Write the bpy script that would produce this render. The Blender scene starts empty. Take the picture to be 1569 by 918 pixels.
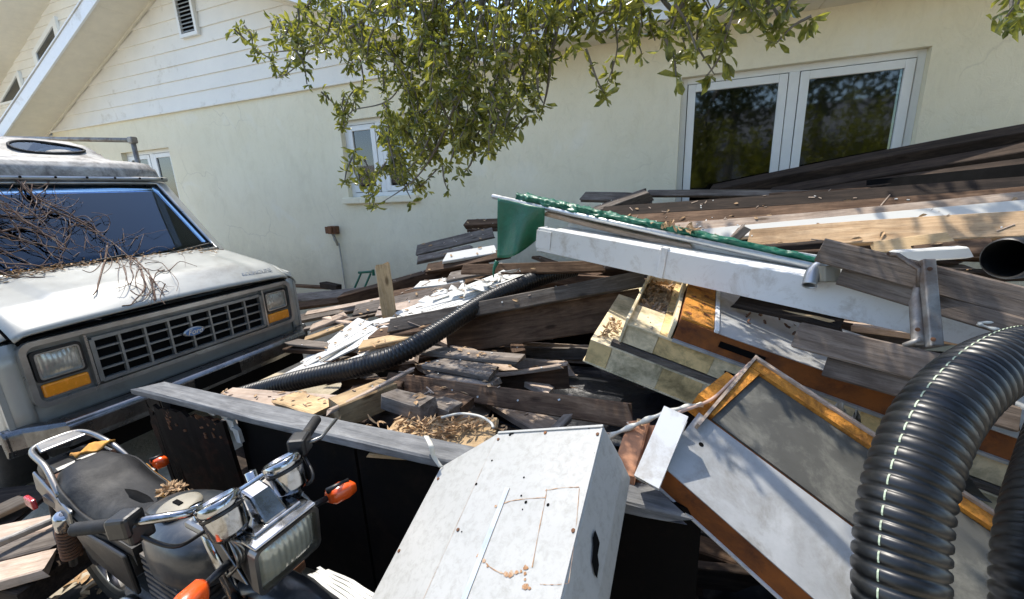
import bpy, bmesh, math, random
from mathutils import Vector, Matrix, noise as mnoise
R = math.radians
random.seed(7)
scene = bpy.context.scene
col = scene.collection

# ------------------------------------------------------------------ camera
W, H, FPX = 1569.0, 918.0, 650.0
PITCH, ROLL, YAW = R(14.3), R(2.4), R(22.2)
CAM = Vector((0, 0, 1.85))
fw = Vector((-math.sin(YAW) * math.cos(PITCH), math.cos(YAW) * math.cos(PITCH), -math.sin(PITCH)))
rt0 = Vector((math.cos(YAW), math.sin(YAW), 0))
up0 = rt0.cross(fw)
rt = rt0 * math.cos(ROLL) - up0 * math.sin(ROLL)
up = rt0 * math.sin(ROLL) + up0 * math.cos(ROLL)
cd = bpy.data.cameras.new('camera')
cam = bpy.data.objects.new('camera', cd)
col.objects.link(cam)
cd.sensor_width = 36.0
cd.lens = 36.0 * FPX / W
cd.clip_start = 0.05
cd.clip_end = 2000
cam.matrix_world = Matrix((( rt.x, up.x, -fw.x, CAM.x), (rt.y, up.y, -fw.y, CAM.y), (rt.z, up.z, -fw.z, CAM.z), (0, 0, 0, 1)))
scene.camera = cam

# ------------------------------------------------------------------ sky, sun, exposure
SUN_EL, SUN_AZ = R(63), math.atan2(-0.85, 0.53)      # azimuth measured from +Y towards +X
to_sun = Vector((math.sin(SUN_AZ) * math.cos(SUN_EL), math.cos(SUN_AZ) * math.cos(SUN_EL), math.sin(SUN_EL)))
world = bpy.data.worlds.new('World')
scene.world = world
world.use_nodes = True
nt = world.node_tree
sky = nt.nodes.new('ShaderNodeTexSky')
sky.sky_type = 'NISHITA'
sky.sun_disc = False
sky.sun_elevation = SUN_EL
sky.sun_rotation = SUN_AZ
sky.dust_density = 1.0
sky.ozone_density = 1.3
nt.links.new(sky.outputs[0], nt.nodes['Background'].inputs[0])
nt.nodes['Background'].inputs[1].default_value = 0.15
sl = bpy.data.lights.new('sun', 'SUN')
sl.energy = 2.3
sl.angle = R(0.53)
sl.color = (1.0, 0.94, 0.84)
sun = bpy.data.objects.new('sun', sl)
col.objects.link(sun)
sun.location = (0, 0, 30)
sun.rotation_euler = (-to_sun).to_track_quat('-Z', 'Y').to_euler()
scene.view_settings.view_transform = 'Standard'
scene.view_settings.look = 'None'
scene.view_settings.gamma = 1
scene.view_settings.exposure = 1.4
scene.render.engine = 'CYCLES'
scene.cycles.max_bounces = 6
scene.cycles.diffuse_bounces = 3
scene.cycles.glossy_bounces = 3
scene.cycles.transmission_bounces = 3
scene.cycles.transparent_max_bounces = 8

def at(px, py, y):
    """the point of the yard seen at this pixel, y metres out towards the wall"""
    d = fw * FPX + rt * (px - W / 2) - up * (py - H / 2)
    return CAM + d * (y / d.y)
def atx(px, py, x):
    d = fw * FPX + rt * (px - W / 2) - up * (py - H / 2)
    return CAM + d * (x / d.x)
def atz(px, py, z):
    d = fw * FPX + rt * (px - W / 2) - up * (py - H / 2)
    return CAM + d * ((z - CAM.z) / d.z)

# ------------------------------------------------------------------ materials
def nodes(name):
    m = bpy.data.materials.new(name)
    m.use_nodes = True
    t = m.node_tree
    return m, t, t.nodes, t.links, t.nodes['Principled BSDF']
def ramp(n, stops):
    r = n.new('ShaderNodeValToRGB')
    e = r.color_ramp.elements
    while len(e) < len(stops): e.new(0.5)
    for k, (p, c) in enumerate(stops):
        e[k].position = p
        e[k].color = (*c, 1) if len(c) == 3 else c
    return r
def mixc(n, l, fac, a, b, mode='MIX'):
    x = n.new('ShaderNodeMix'); x.data_type = 'RGBA'; x.blend_type = mode
    for sock, v in ((x.inputs[0], fac), (x.inputs[6], a), (x.inputs[7], b)):
        if hasattr(v, 'links'): l.new(v, sock)
        elif isinstance(v, (int, float)): sock.default_value = v
        else: sock.default_value = (*v, 1)
    return x.outputs[2]
def noise(n, l, vec, scale, detail=6, rough=0.6, dist=0):
    x = n.new('ShaderNodeTexNoise')
    x.inputs['Scale'].default_value = scale
    x.inputs['Detail'].default_value = detail
    x.inputs['Roughness'].default_value = rough
    x.inputs['Distortion'].default_value = dist
    if vec is not None: l.new(vec, x.inputs['Vector'])
    return x.outputs[0]
def mapped(n, l, scale=(1, 1, 1), kind='Object'):
    tc = n.new('ShaderNodeTexCoord'); mp = n.new('ShaderNodeMapping')
    mp.inputs['Scale'].default_value = scale
    l.new(tc.outputs[kind], mp.inputs['Vector'])
    return mp.outputs[0]
def offset_random(n, l, vec):
    oi = n.new('ShaderNodeObjectInfo')
    mul = n.new('ShaderNodeMath'); mul.operation = 'MULTIPLY'; mul.inputs[1].default_value = 37.0
    l.new(oi.outputs['Random'], mul.inputs[0])
    ad = n.new('ShaderNodeVectorMath'); ad.operation = 'ADD'
    l.new(vec, ad.inputs[0]); l.new(mul.outputs[0], ad.inputs[1])
    return ad.outputs[0], oi.outputs['Random']
def bump(n, l, b, h, strength=0.3, dist=0.01):
    x = n.new('ShaderNodeBump')
    x.inputs['Strength'].default_value = strength
    x.inputs['Distance'].default_value = dist
    l.new(h, x.inputs['Height'])
    l.new(x.outputs[0], b.inputs['Normal'])
def surf(name, c, rough=0.6, metal=0.0, var=0.25, scale=6, dirt=None, dirt_amt=0.5, dirt_scale=3, bstr=0.15, bscale=60, bdist=0.004, coat=0, spec=0.5, ribs=0):
    """a plain worn surface: colour variation, patches of dirt with a shape of their own, fine relief"""
    m, t, n, l, b = nodes(name)
    v = mapped(n, l)
    nz = noise(n, l, v, scale, 8, 0.65)
    lo = tuple(x * (1 - var) for x in c); hi = tuple(min(1, x * (1 + var * 0.6)) for x in c)
    r = ramp(n, [(0.3, lo), (0.7, hi)]); l.new(nz, r.inputs[0])
    cc = r.outputs[0]
    if dirt:
        d1 = noise(n, l, v, dirt_scale, 10, 0.72, 0.4)
        dr = ramp(n, [(0.62 - 0.3 * dirt_amt, (0, 0, 0)), (0.80 - 0.25 * dirt_amt, (1, 1, 1))]); l.new(d1, dr.inputs[0])
        cc = mixc(n, l, dr.outputs[0], cc, dirt)
    l.new(cc, b.inputs['Base Color'])
    rr = ramp(n, [(0.3, (rough * 0.8,) * 3), (0.7, (min(1, rough * 1.2),) * 3)]); l.new(nz, rr.inputs[0])
    l.new(rr.outputs[0], b.inputs['Roughness'])
    b.inputs['Metallic'].default_value = metal
    b.inputs['Specular IOR Level'].default_value = spec
    if coat:
        b.inputs['Coat Weight'].default_value = coat; b.inputs['Coat Roughness'].default_value = 0.15
    if bstr:
        bn = noise(n, l, v, bscale, 6, 0.6)
        if ribs:
            wv_ = n.new('ShaderNodeTexWave'); wv_.bands_direction = 'Y'; wv_.inputs['Scale'].default_value = ribs; wv_.inputs['Distortion'].default_value = 0.4; l.new(v, wv_.inputs['Vector'])
            bn = mixc(n, l, 0.6, bn, wv_.outputs['Color'])
        bump(n, l, b, bn, bstr, bdist)
    return m
def wood(name, dark, light, rough=0.85, grain=1.0, paint=None, paint_amt=0.5, bstr=0.5, vary=0.45):
    """grain along the piece's own length (local X); paint is a worn coat of colour"""
    m, t, n, l, b = nodes(name)
    v0 = mapped(n, l)
    v0, rnd = offset_random(n, l, v0)
    mp = n.new('ShaderNodeMapping'); mp.inputs['Scale'].default_value = (1.6, 13 * grain, 13 * grain); l.new(v0, mp.inputs['Vector'])
    g = noise(n, l, mp.outputs[0], 1.6, 9, 0.68, 1.1)
    mp2 = n.new('ShaderNodeMapping'); mp2.inputs['Scale'].default_value = (6, 70, 70); l.new(v0, mp2.inputs['Vector'])
    fine = noise(n, l, mp2.outputs[0], 2.0, 4, 0.6)
    r = ramp(n, [(0.25, tuple(x * 0.7 for x in dark)), (0.42, dark), (0.70, light)]); l.new(g, r.inputs[0])
    fr = ramp(n, [(0.30, (0.45, 0.43, 0.41)), (0.48, (1, 1, 1))]); l.new(fine, fr.inputs[0])
    cc = mixc(n, l, 0.55, r.outputs[0], fr.outputs[0], 'MULTIPLY')
    blot = noise(n, l, v0, 3.2, 8, 0.7)
    br = ramp(n, [(0.35, (0.45, 0.43, 0.42)), (0.62, (1.15, 1.12, 1.08))]); l.new(blot, br.inputs[0])
    cc = mixc(n, l, 0.7, cc, br.outputs[0], 'MULTIPLY')
    kv = n.new('ShaderNodeTexVoronoi'); kv.inputs['Scale'].default_value = 1.0
    mp4 = n.new('ShaderNodeMapping'); mp4.inputs['Scale'].default_value = (3.2, 9, 9); l.new(v0, mp4.inputs['Vector']); l.new(mp4.outputs[0], kv.inputs['Vector'])
    kr = ramp(n, [(0.07, (0.3, 0.26, 0.22)), (0.16, (1, 1, 1))]); l.new(kv.outputs['Distance'], kr.inputs[0])
    cc = mixc(n, l, 0.85, cc, kr.outputs[0], 'MULTIPLY')
    rr = ramp(n, [(0.0, (1 - vary,) * 3), (1.0, (1 + vary * 0.5,) * 3)]); l.new(rnd, rr.inputs[0])
    cc = mixc(n, l, 1.0, cc, rr.outputs[0], 'MULTIPLY')
    if paint:
        pn = noise(n, l, v0, 5, 10, 0.75, 0.6)
        pr = ramp(n, [(0.30 + 0.35 * (1 - paint_amt), (0, 0, 0)), (0.36 + 0.35 * (1 - paint_amt), (1, 1, 1))]); l.new(pn, pr.inputs[0])
        cc = mixc(n, l, pr.outputs[0], cc, paint)
    l.new(cc, b.inputs['Base Color'])
    b.inputs['Roughness'].default_value = rough
    b.inputs['Specular IOR Level'].default_value = 0.25
    hh = mixc(n, l, 0.5, g, fine)
    bump(n, l, b, hh, bstr, 0.006)
    return m
def glass(name, tint=(0.6, 0.66, 0.66), rough=0.0, ior=1.5, dust=0.0, gloss=(0.95, 0.97, 1)):
    m, t, n, l, b = nodes(name)
    n.remove(b)
    out = n['Material Output']
    tr = n.new('ShaderNodeBsdfTransparent'); tr.inputs[0].default_value = (*tint, 1)
    gl = n.new('ShaderNodeBsdfGlossy'); gl.inputs['Roughness'].default_value = rough
    gl.inputs['Color'].default_value = (*gloss, 1)
    fr = n.new('ShaderNodeFresnel'); fr.inputs[0].default_value = ior
    mx = n.new('ShaderNodeMixShader')
    l.new(fr.outputs[0], mx.inputs[0]); l.new(tr.outputs[0], mx.inputs[1]); l.new(gl.outputs[0], mx.inputs[2])
    last = mx.outputs[0]
    if dust:
        df = n.new('ShaderNodeBsdfDiffuse'); df.inputs[0].default_value = (0.45, 0.42, 0.36, 1)
        v = mapped(n, l); nz = noise(n, l, v, 5, 8, 0.7)
        rp = ramp(n, [(0.35, (dust * 0.3,) * 3), (0.75, (dust,) * 3)]); l.new(nz, rp.inputs[0])
        m2 = n.new('ShaderNodeMixShader'); l.new(rp.outputs[0], m2.inputs[0]); l.new(last, m2.inputs[1]); l.new(df.outputs[0], m2.inputs[2])
        last = m2.outputs[0]
    l.new(last, out.inputs[0])
    return m
def stucco():
    m, t, n, l, b = nodes('cream_stucco')
    v = mapped(n, l)
    a = noise(n, l, v, 0.8, 8, 0.6)
    r = ramp(n, [(0.3, (0.79, 0.722, 0.525)), (0.7, (0.855, 0.79, 0.605))]); l.new(a, r.inputs[0])
    mp = n.new('ShaderNodeMapping'); mp.inputs['Scale'].default_value = (2, 2, 1.1); l.new(v, mp.inputs['Vector'])
    st = noise(n, l, mp.outputs[0], 2.2, 10, 0.75, 0.5)
    sr = ramp(n, [(0.30, (0.72, 0.70, 0.66)), (0.52, (1, 1, 1))]); l.new(st, sr.inputs[0])
    cc = mixc(n, l, 0.3, r.outputs[0], sr.outputs[0], 'MULTIPLY')
    # splash-up dirt close to the ground
    sep = n.new('ShaderNodeSeparateXYZ'); l.new(v, sep.inputs[0])
    wob = noise(n, l, v, 2.5, 8, 0.7)
    ad = n.new('ShaderNodeMath'); ad.operation = 'MULTIPLY_ADD'; ad.inputs[1].default_value = -0.9; l.new(wob, ad.inputs[0]); l.new(sep.outputs[2], ad.inputs[2])
    gr = ramp(n, [(0.0, (1, 1, 1)), (0.75, (0, 0, 0))]); l.new(ad.outputs[0], gr.inputs[0])
    mu = n.new('ShaderNodeMath'); mu.operation = 'MULTIPLY'; mu.inputs[1].default_value = 0.55; l.new(gr.outputs[0], mu.inputs[0])
    cc = mixc(n, l, mu.outputs[0], cc, (0.33, 0.30, 0.24))
    dn = n.new('ShaderNodeTexNoise'); dn.inputs['Scale'].default_value = 3.0; dn.inputs['Detail'].default_value = 6; l.new(v, dn.inputs['Vector'])
    dv = mixc(n, l, 0.25, v, dn.outputs['Color'])
    vo = n.new('ShaderNodeTexVoronoi'); vo.feature = 'DISTANCE_TO_EDGE'; vo.inputs['Scale'].default_value = 1.6; l.new(dv, vo.inputs['Vector'])
    ck = ramp(n, [(0.0, (1, 1, 1)), (0.012, (0, 0, 0))]); l.new(vo.outputs['Distance'], ck.inputs[0])
    cm = noise(n, l, v, 0.9, 4, 0.6); cmr = ramp(n, [(0.52, (0, 0, 0)), (0.62, (0.28, 0.28, 0.28))]); l.new(cm, cmr.inputs[0])
    cf = mixc(n, l, 1.0, ck.outputs[0], cmr.outputs[0], 'MULTIPLY'); cc = mixc(n, l, cf, cc, (0.36, 0.32, 0.25))
    pt = noise(n, l, v, 1.7, 3, 0.5, 0.8); ptr = ramp(n, [(0.60, (0, 0, 0)), (0.70, (0.25, 0.25, 0.25))]); l.new(pt, ptr.inputs[0]); cc = mixc(n, l, ptr.outputs[0], cc, (0.86, 0.83, 0.73))
    l.new(cc, b.inputs['Base Color'])
    b.inputs['Roughness'].default_value = 0.9
    b.inputs['Specular IOR Level'].default_value = 0.2
    h1 = noise(n, l, v, 70, 5, 0.6)
    mp3 = n.new('ShaderNodeMapping'); mp3.inputs['Scale'].default_value = (1, 1, 0.6); mp3.inputs['Rotation'].default_value = (0, 0.5, 0); l.new(v, mp3.inputs['Vector'])
    h2 = noise(n, l, mp3.outputs[0], 7, 5, 0.5, 2.5)
    hr = ramp(n, [(0.46, (0, 0, 0)), (0.52, (1, 1, 1))]); l.new(h2, hr.inputs[0])
    hh = mixc(n, l, 0.35, h1, hr.outputs[0])
    bump(n, l, b, hh, 0.6, 0.010)
    return m
def foliage(name, c, c2, transl=0.4, rough=0.45):
    m, t, n, l, b = nodes(name)
    v = mapped(n, l)
    nz = noise(n, l, v, 22, 3, 0.6)
    r = ramp(n, [(0.34, c), (0.66, c2)]); l.new(nz, r.inputs[0])
    l.new(r.outputs[0], b.inputs['Base Color'])
    b.inputs['Roughness'].default_value = rough
    tr = n.new('ShaderNodeBsdfTranslucent')
    tc = mixc(n, l, 1.0, r.outputs[0], (1.6, 1.5, 0.6), 'MULTIPLY'); l.new(tc, tr.inputs[0])
    mx = n.new('ShaderNodeMixShader'); mx.inputs[0].default_value = transl
    l.new(b.outputs[0], mx.inputs[1]); l.new(tr.outputs[0], mx.inputs[2])
    l.new(mx.outputs[0], n['Material Output'].inputs[0])
    return m

M = {}
M['stucco'] = stucco()
M['siding'] = surf('cream_siding', (0.82, 0.79, 0.71), 0.6, var=0.06, scale=2, dirt=(0.55, 0.50, 0.40), dirt_amt=0.12, bstr=0.08)
M['soffit'] = surf('cream_soffit', (0.74, 0.69, 0.57), 0.7, var=0.08, bstr=0.05)
M['fascia'] = surf('white_fascia', (0.78, 0.79, 0.78), 0.5, var=0.06, dirt=(0.5, 0.48, 0.42), dirt_amt=0.2, bstr=0.05)
M['vinyl'] = surf('white_window_vinyl', (0.80, 0.80, 0.76), 0.45, var=0.05, bstr=0.03)
M['gasket'] = surf('dark_gasket', (0.03, 0.03, 0.03), 0.7, bstr=0)
M['dark_room'] = surf('dark_room', (0.025, 0.025, 0.025), 0.9, bstr=0)
M['curtain'] = surf('grey_blind', (0.35, 0.36, 0.35), 0.9, bstr=0)
M['win_glass'] = glass('window_glass', (0.30, 0.33, 0.32), 0.035, 1.9)
M['screen_glass'] = glass('windshield_glass', (0.80, 0.86, 0.85), 0.005, 1.62, dust=0.0, gloss=(0.62, 0.80, 1.0))
M['side_glass'] = glass('tinted_side_glass', (0.82, 0.86, 0.85), 0.01, 1.45, dust=0.01)
M['roofing'] = surf('brown_shingle', (0.16, 0.13, 0.11), 0.9, var=0.4, scale=25)
M['ground'] = surf('sandy_dirt', (0.46, 0.40, 0.30), 0.95, var=0.25, scale=4, dirt=(0.22, 0.19, 0.12), dirt_amt=0.35, dirt_scale=1.2, bstr=0.6, bscale=30, bdist=0.02)
M['rust'] = surf('rust', (0.20, 0.085, 0.035), 0.9, var=0.5, scale=14, dirt=(0.07, 0.035, 0.02), dirt_amt=0.6, bstr=0.4)
M['iron'] = surf('weathered_iron', (0.32, 0.30, 0.27), 0.55, 0.6, 0.4, 12, dirt=(0.14, 0.09, 0.06), dirt_amt=0.5, bstr=0.25)
M['galv'] = surf('galvanised_metal', (0.52, 0.54, 0.55), 0.42, 0.8, 0.15, 9, dirt=(0.38, 0.37, 0.35), dirt_amt=0.4, bstr=0.05)
M['alu'] = surf('bare_aluminium', (0.42, 0.425, 0.42), 0.5, 0.25, 0.2, 7, dirt=(0.26, 0.25, 0.225), dirt_amt=0.5, dirt_scale=6, bstr=0.06, bscale=200)
M['chrome'] = surf('chrome', (0.42, 0.425, 0.43), 0.14, 1.0, 0.15, 12, dirt=(0.16, 0.14, 0.115), dirt_amt=0.42, dirt_scale=14, bstr=0.03)
M['dull_chrome'] = surf('dull_chrome', (0.24, 0.24, 0.235), 0.38, 1.0, 0.12, 8, dirt=(0.30, 0.25, 0.2), dirt_amt=0.35, bstr=0.05)
M['black_plastic'] = surf('black_plastic', (0.008, 0.008, 0.0085), 0.42, 0, 0.3, 10, dirt=(0.035, 0.032, 0.027), dirt_amt=0.3, bstr=0.1)
M['drain_pipe'] = surf('black_drain_pipe', (0.0055, 0.006, 0.0065), 0.38, 0, 0.25, 8, dirt=(0.028, 0.027, 0.023), dirt_amt=0.3, dirt_scale=5, bstr=0.06)
M['rubber'] = surf('black_rubber', (0.010, 0.0095, 0.009), 0.75, 0, 0.3, 15, dirt=(0.10, 0.085, 0.06), dirt_amt=0.3, bstr=0.2)
M['vinyl_seat'] = surf('black_seat_vinyl', (0.008, 0.008, 0.0085), 0.62, 0, 0.3, 5, dirt=(0.05, 0.048, 0.043), dirt_amt=0.45, dirt_scale=4, bstr=0.25, bscale=130, spec=0.3)
M['foam'] = surf('yellowed_seat_foam', (0.62, 0.30, 0.06), 0.95, 0, 0.4, 20, dirt=(0.25, 0.11, 0.02), dirt_amt=0.5, bstr=0.6)
M['amber'] = surf('amber_lens', (0.75, 0.26, 0.015), 0.25, 0, 0.15, 30, bstr=0.3, bscale=90, coat=0.4)
M['orange'] = surf('orange_lens', (0.80, 0.10, 0.012), 0.25, 0, 0.15, 20, dirt=(0.5, 0.2, 0.09), dirt_amt=0.2, bstr=0.15, coat=0.5)
M['red'] = surf('red_lens', (0.45, 0.02, 0.02), 0.25, 0, 0.15, 20, bstr=0.1, coat=0.5)
M['van_paint'] = surf('faded_silver_beige_paint', (0.31, 0.315, 0.29), 0.38, 0.15, 0.10, 2.2, dirt=(0.22, 0.215, 0.19), dirt_amt=0.36, dirt_scale=2.5, bstr=0.03, coat=0.25)
M['hightop'] = surf('mildewed_white_fibreglass', (0.44, 0.43, 0.395), 0.6, 0, 0.15, 3, dirt=(0.11, 0.10, 0.09), dirt_amt=0.85, dirt_scale=5, bstr=0.12)
M['grille'] = surf('grey_grille_plastic', (0.22, 0.22, 0.205), 0.40, 0.35, 0.2, 8, dirt=(0.10, 0.09, 0.08), dirt_amt=0.4, bstr=0.05)
M['trim'] = surf('bright_trim', (0.42, 0.42, 0.40), 0.32, 0.8, 0.15, 10, dirt=(0.28, 0.265, 0.24), dirt_amt=0.3, bstr=0)
M['bumper'] = surf('tarnished_bumper_chrome', (0.20, 0.205, 0.21), 0.28, 0.9, 0.2, 5, dirt=(0.07, 0.065, 0.06), dirt_amt=0.5, bstr=0.05)
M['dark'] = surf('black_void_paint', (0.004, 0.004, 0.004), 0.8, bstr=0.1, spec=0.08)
M['interior'] = surf('dark_blue_upholstery', (0.016, 0.020, 0.034), 0.9, 0, 0.3, 10)
M['lamp_glass'] = surf('cloudy_headlight_glass', (0.36, 0.36, 0.32), 0.15, 0.35, 0.3, 18, dirt=(0.16, 0.15, 0.12), dirt_amt=0.4, dirt_scale=9, bstr=0.6, bscale=45, coat=0.8, ribs=14)
M['lamp_lens'] = surf('yellowed_motorcycle_lens', (0.34, 0.34, 0.27), 0.10, 0.3, 0.25, 14, dirt=(0.30, 0.28, 0.18), dirt_amt=0.4, dirt_scale=10, bstr=0.7, bscale=55, coat=1.0, ribs=18)
M['emblem_blue'] = surf('blue_emblem', (0.05, 0.13, 0.30), 0.3, 0.2, 0.2, 20, bstr=0)
M['tank'] = surf('dusty_black_tank_paint', (0.022, 0.026, 0.030), 0.35, 0.1, 0.3, 4, dirt=(0.10, 0.095, 0.085), dirt_amt=0.5, dirt_scale=5, bstr=0.1, coat=0.3)
M['cream_plastic'] = surf('dirty_cream_plastic', (0.26, 0.235, 0.18), 0.55, 0, 0.2, 12, dirt=(0.3, 0.26, 0.18), dirt_amt=0.4)
M['engine'] = surf('grimy_engine_alloy', (0.16, 0.15, 0.14), 0.6, 0.6, 0.5, 14, dirt=(0.05, 0.04, 0.03), dirt_amt=0.6, bstr=0.4)
M['black_ply'] = surf('black_painted_plywood', (0.0055, 0.005, 0.005), 0.75, 0, 0.4, 5, dirt=(0.013, 0.009, 0.007), dirt_amt=0.35, dirt_scale=6, bstr=0.3, bscale=20, spec=0.08)
M['brown_ply'] = surf('peeling_brown_black_plywood', (0.011, 0.0075, 0.006), 0.75, 0, 0.5, 6, dirt=(0.05, 0.02, 0.012), dirt_amt=0.4, dirt_scale=8, bstr=0.5, bscale=18, spec=0.12)
M['white_steel'] = surf('speckled_white_enamel', (0.385, 0.38, 0.355), 0.5, 0, 0.06, 3, dirt=(0.30, 0.295, 0.265), dirt_amt=0.5, dirt_scale=42, bstr=0.05, coat=0.2)
M['white_alu'] = surf('chalky_white_aluminium', (0.72, 0.72, 0.70), 0.5, 0.0, 0.06, 3, dirt=(0.44, 0.40, 0.34), dirt_amt=0.38, dirt_scale=7, bstr=0.05)
M['white_vinyl'] = surf('white_soffit_vinyl', (0.58, 0.58, 0.55), 0.45, 0, 0.08, 3, dirt=(0.48, 0.44, 0.36), dirt_amt=0.25, dirt_scale=9, bstr=0.1)
M['rust_stain'] = surf('orange_rust_stain', (0.36, 0.18, 0.075), 0.95, 0, 0.5, 60, dirt=(0.40, 0.34, 0.26), dirt_amt=0.55, dirt_scale=60)
M['tarp'] = surf('green_tarp', (0.002, 0.115, 0.062), 0.45, 0, 0.25, 12, bstr=0.4, bscale=25, bdist=0.01, coat=0.1)
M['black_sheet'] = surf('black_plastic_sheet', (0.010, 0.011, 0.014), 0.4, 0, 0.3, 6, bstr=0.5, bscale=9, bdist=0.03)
M['orange_foam'] = surf('orange_aged_foam', (0.62, 0.25, 0.03), 0.95, 0, 0.35, 16, dirt=(0.20, 0.07, 0.012), dirt_amt=0.5, dirt_scale=13, bstr=0.9, bscale=60, bdist=0.012)
M['brown_foam'] = surf('rust_brown_aged_foam', (0.27, 0.085, 0.016), 0.9, 0, 0.4, 9, dirt=(0.09, 0.028, 0.010), dirt_amt=0.5, dirt_scale=6, bstr=0.5, bscale=40)
M['yellow_foam'] = surf('pale_yellow_foam_block', (0.80, 0.58, 0.27), 0.95, 0, 0.22, 10, dirt=(0.27, 0.20, 0.09), dirt_amt=0.5, dirt_scale=7, bstr=0.4, bscale=50)
M['cream_foam'] = surf('cream_foam_block', (0.82, 0.68, 0.44), 0.95, 0, 0.2, 10, dirt=(0.30, 0.25, 0.14), dirt_amt=0.5, dirt_scale=7, bstr=0.4, bscale=50)
M['grey_felt'] = surf('dark_grey_weathered_skin', (0.085, 0.083, 0.072), 0.7, 0.1, 0.3, 5, dirt=(0.19, 0.185, 0.155), dirt_amt=0.40, dirt_scale=5, bstr=0.15)
M['stripe'] = surf('pale_green_stripe', (0.40, 0.47, 0.33), 0.6, 0, 0.4, 60, bstr=0)
M['copper'] = surf('pinkish_wire', (0.62, 0.42, 0.32), 0.5, 0.2, bstr=0)
M['cord'] = surf('dirty_white_cord', (0.62, 0.60, 0.52), 0.6, 0, 0.2, 20)
M['brick'] = surf('terracotta_wood', (0.40, 0.19, 0.10), 0.9, 0, 0.3, 12, bstr=0.4)
M['vine'] = surf('dead_brown_vine', (0.13, 0.075, 0.05), 0.85, 0, 0.5, 30, dirt=(0.40, 0.33, 0.26), dirt_amt=0.35, dirt_scale=20, bstr=0.3)
M['bark'] = surf('grey_oak_bark', (0.16, 0.145, 0.12), 0.95, 0, 0.4, 14, bstr=0.8, bscale=18, bdist=0.03)
M['straw'] = surf('dry_leaf_litter', (0.46, 0.30, 0.16), 0.9, 0, 0.55, 40, bstr=0)
M['leaf'] = foliage('oak_leaf', (0.060, 0.082, 0.022), (0.30, 0.305, 0.085), 0.45, 0.32)
M['leaf_dark'] = foliage('oak_leaf_deep', (0.045, 0.062, 0.018), (0.10, 0.11, 0.032), 0.3)
M['shrub'] = foliage('yellow_green_shrub', (0.16, 0.19, 0.02), (0.30, 0.30, 0.035), 0.35)
M['neighbour_wall'] = surf('neighbour_grey_wall', (0.34, 0.35, 0.36), 0.9)
M['neighbour_roof'] = surf('neighbour_grey_roof', (0.16, 0.17, 0.18), 0.9)
M['w_grey'] = wood('grey_weathered_wood', (0.15, 0.125, 0.105), (0.31, 0.275, 0.24))
M['w_brown'] = wood('brown_weathered_wood', (0.09, 0.052, 0.031), (0.20, 0.13, 0.083))
M['w_dark'] = wood('dark_old_timber', (0.032, 0.022, 0.016), (0.085, 0.06, 0.044))
M['w_tan'] = wood('tan_pine', (0.45, 0.30, 0.17), (0.64, 0.47, 0.30), vary=0.2)
M['w_fresh'] = wood('fresh_cut_pine', (0.52, 0.36, 0.19), (0.70, 0.52, 0.31), vary=0.15)
M['w_pale'] = wood('bleached_pink_wood', (0.44, 0.34, 0.26), (0.62, 0.51, 0.42), vary=0.2)
M['w_white'] = wood('white_painted_board', (0.30, 0.25, 0.20), (0.45, 0.39, 0.33), paint=(0.56, 0.55, 0.51), paint_amt=0.92, bstr=0.25)
M['w_rail'] = wood('silvered_rail_wood', (0.14, 0.145, 0.15), (0.27, 0.275, 0.275), vary=0.05)
M['w_bench'] = wood('grey_brown_bench_slat', (0.14, 0.108, 0.085), (0.27, 0.222, 0.185), vary=0.15, grain=1.4)

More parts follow.
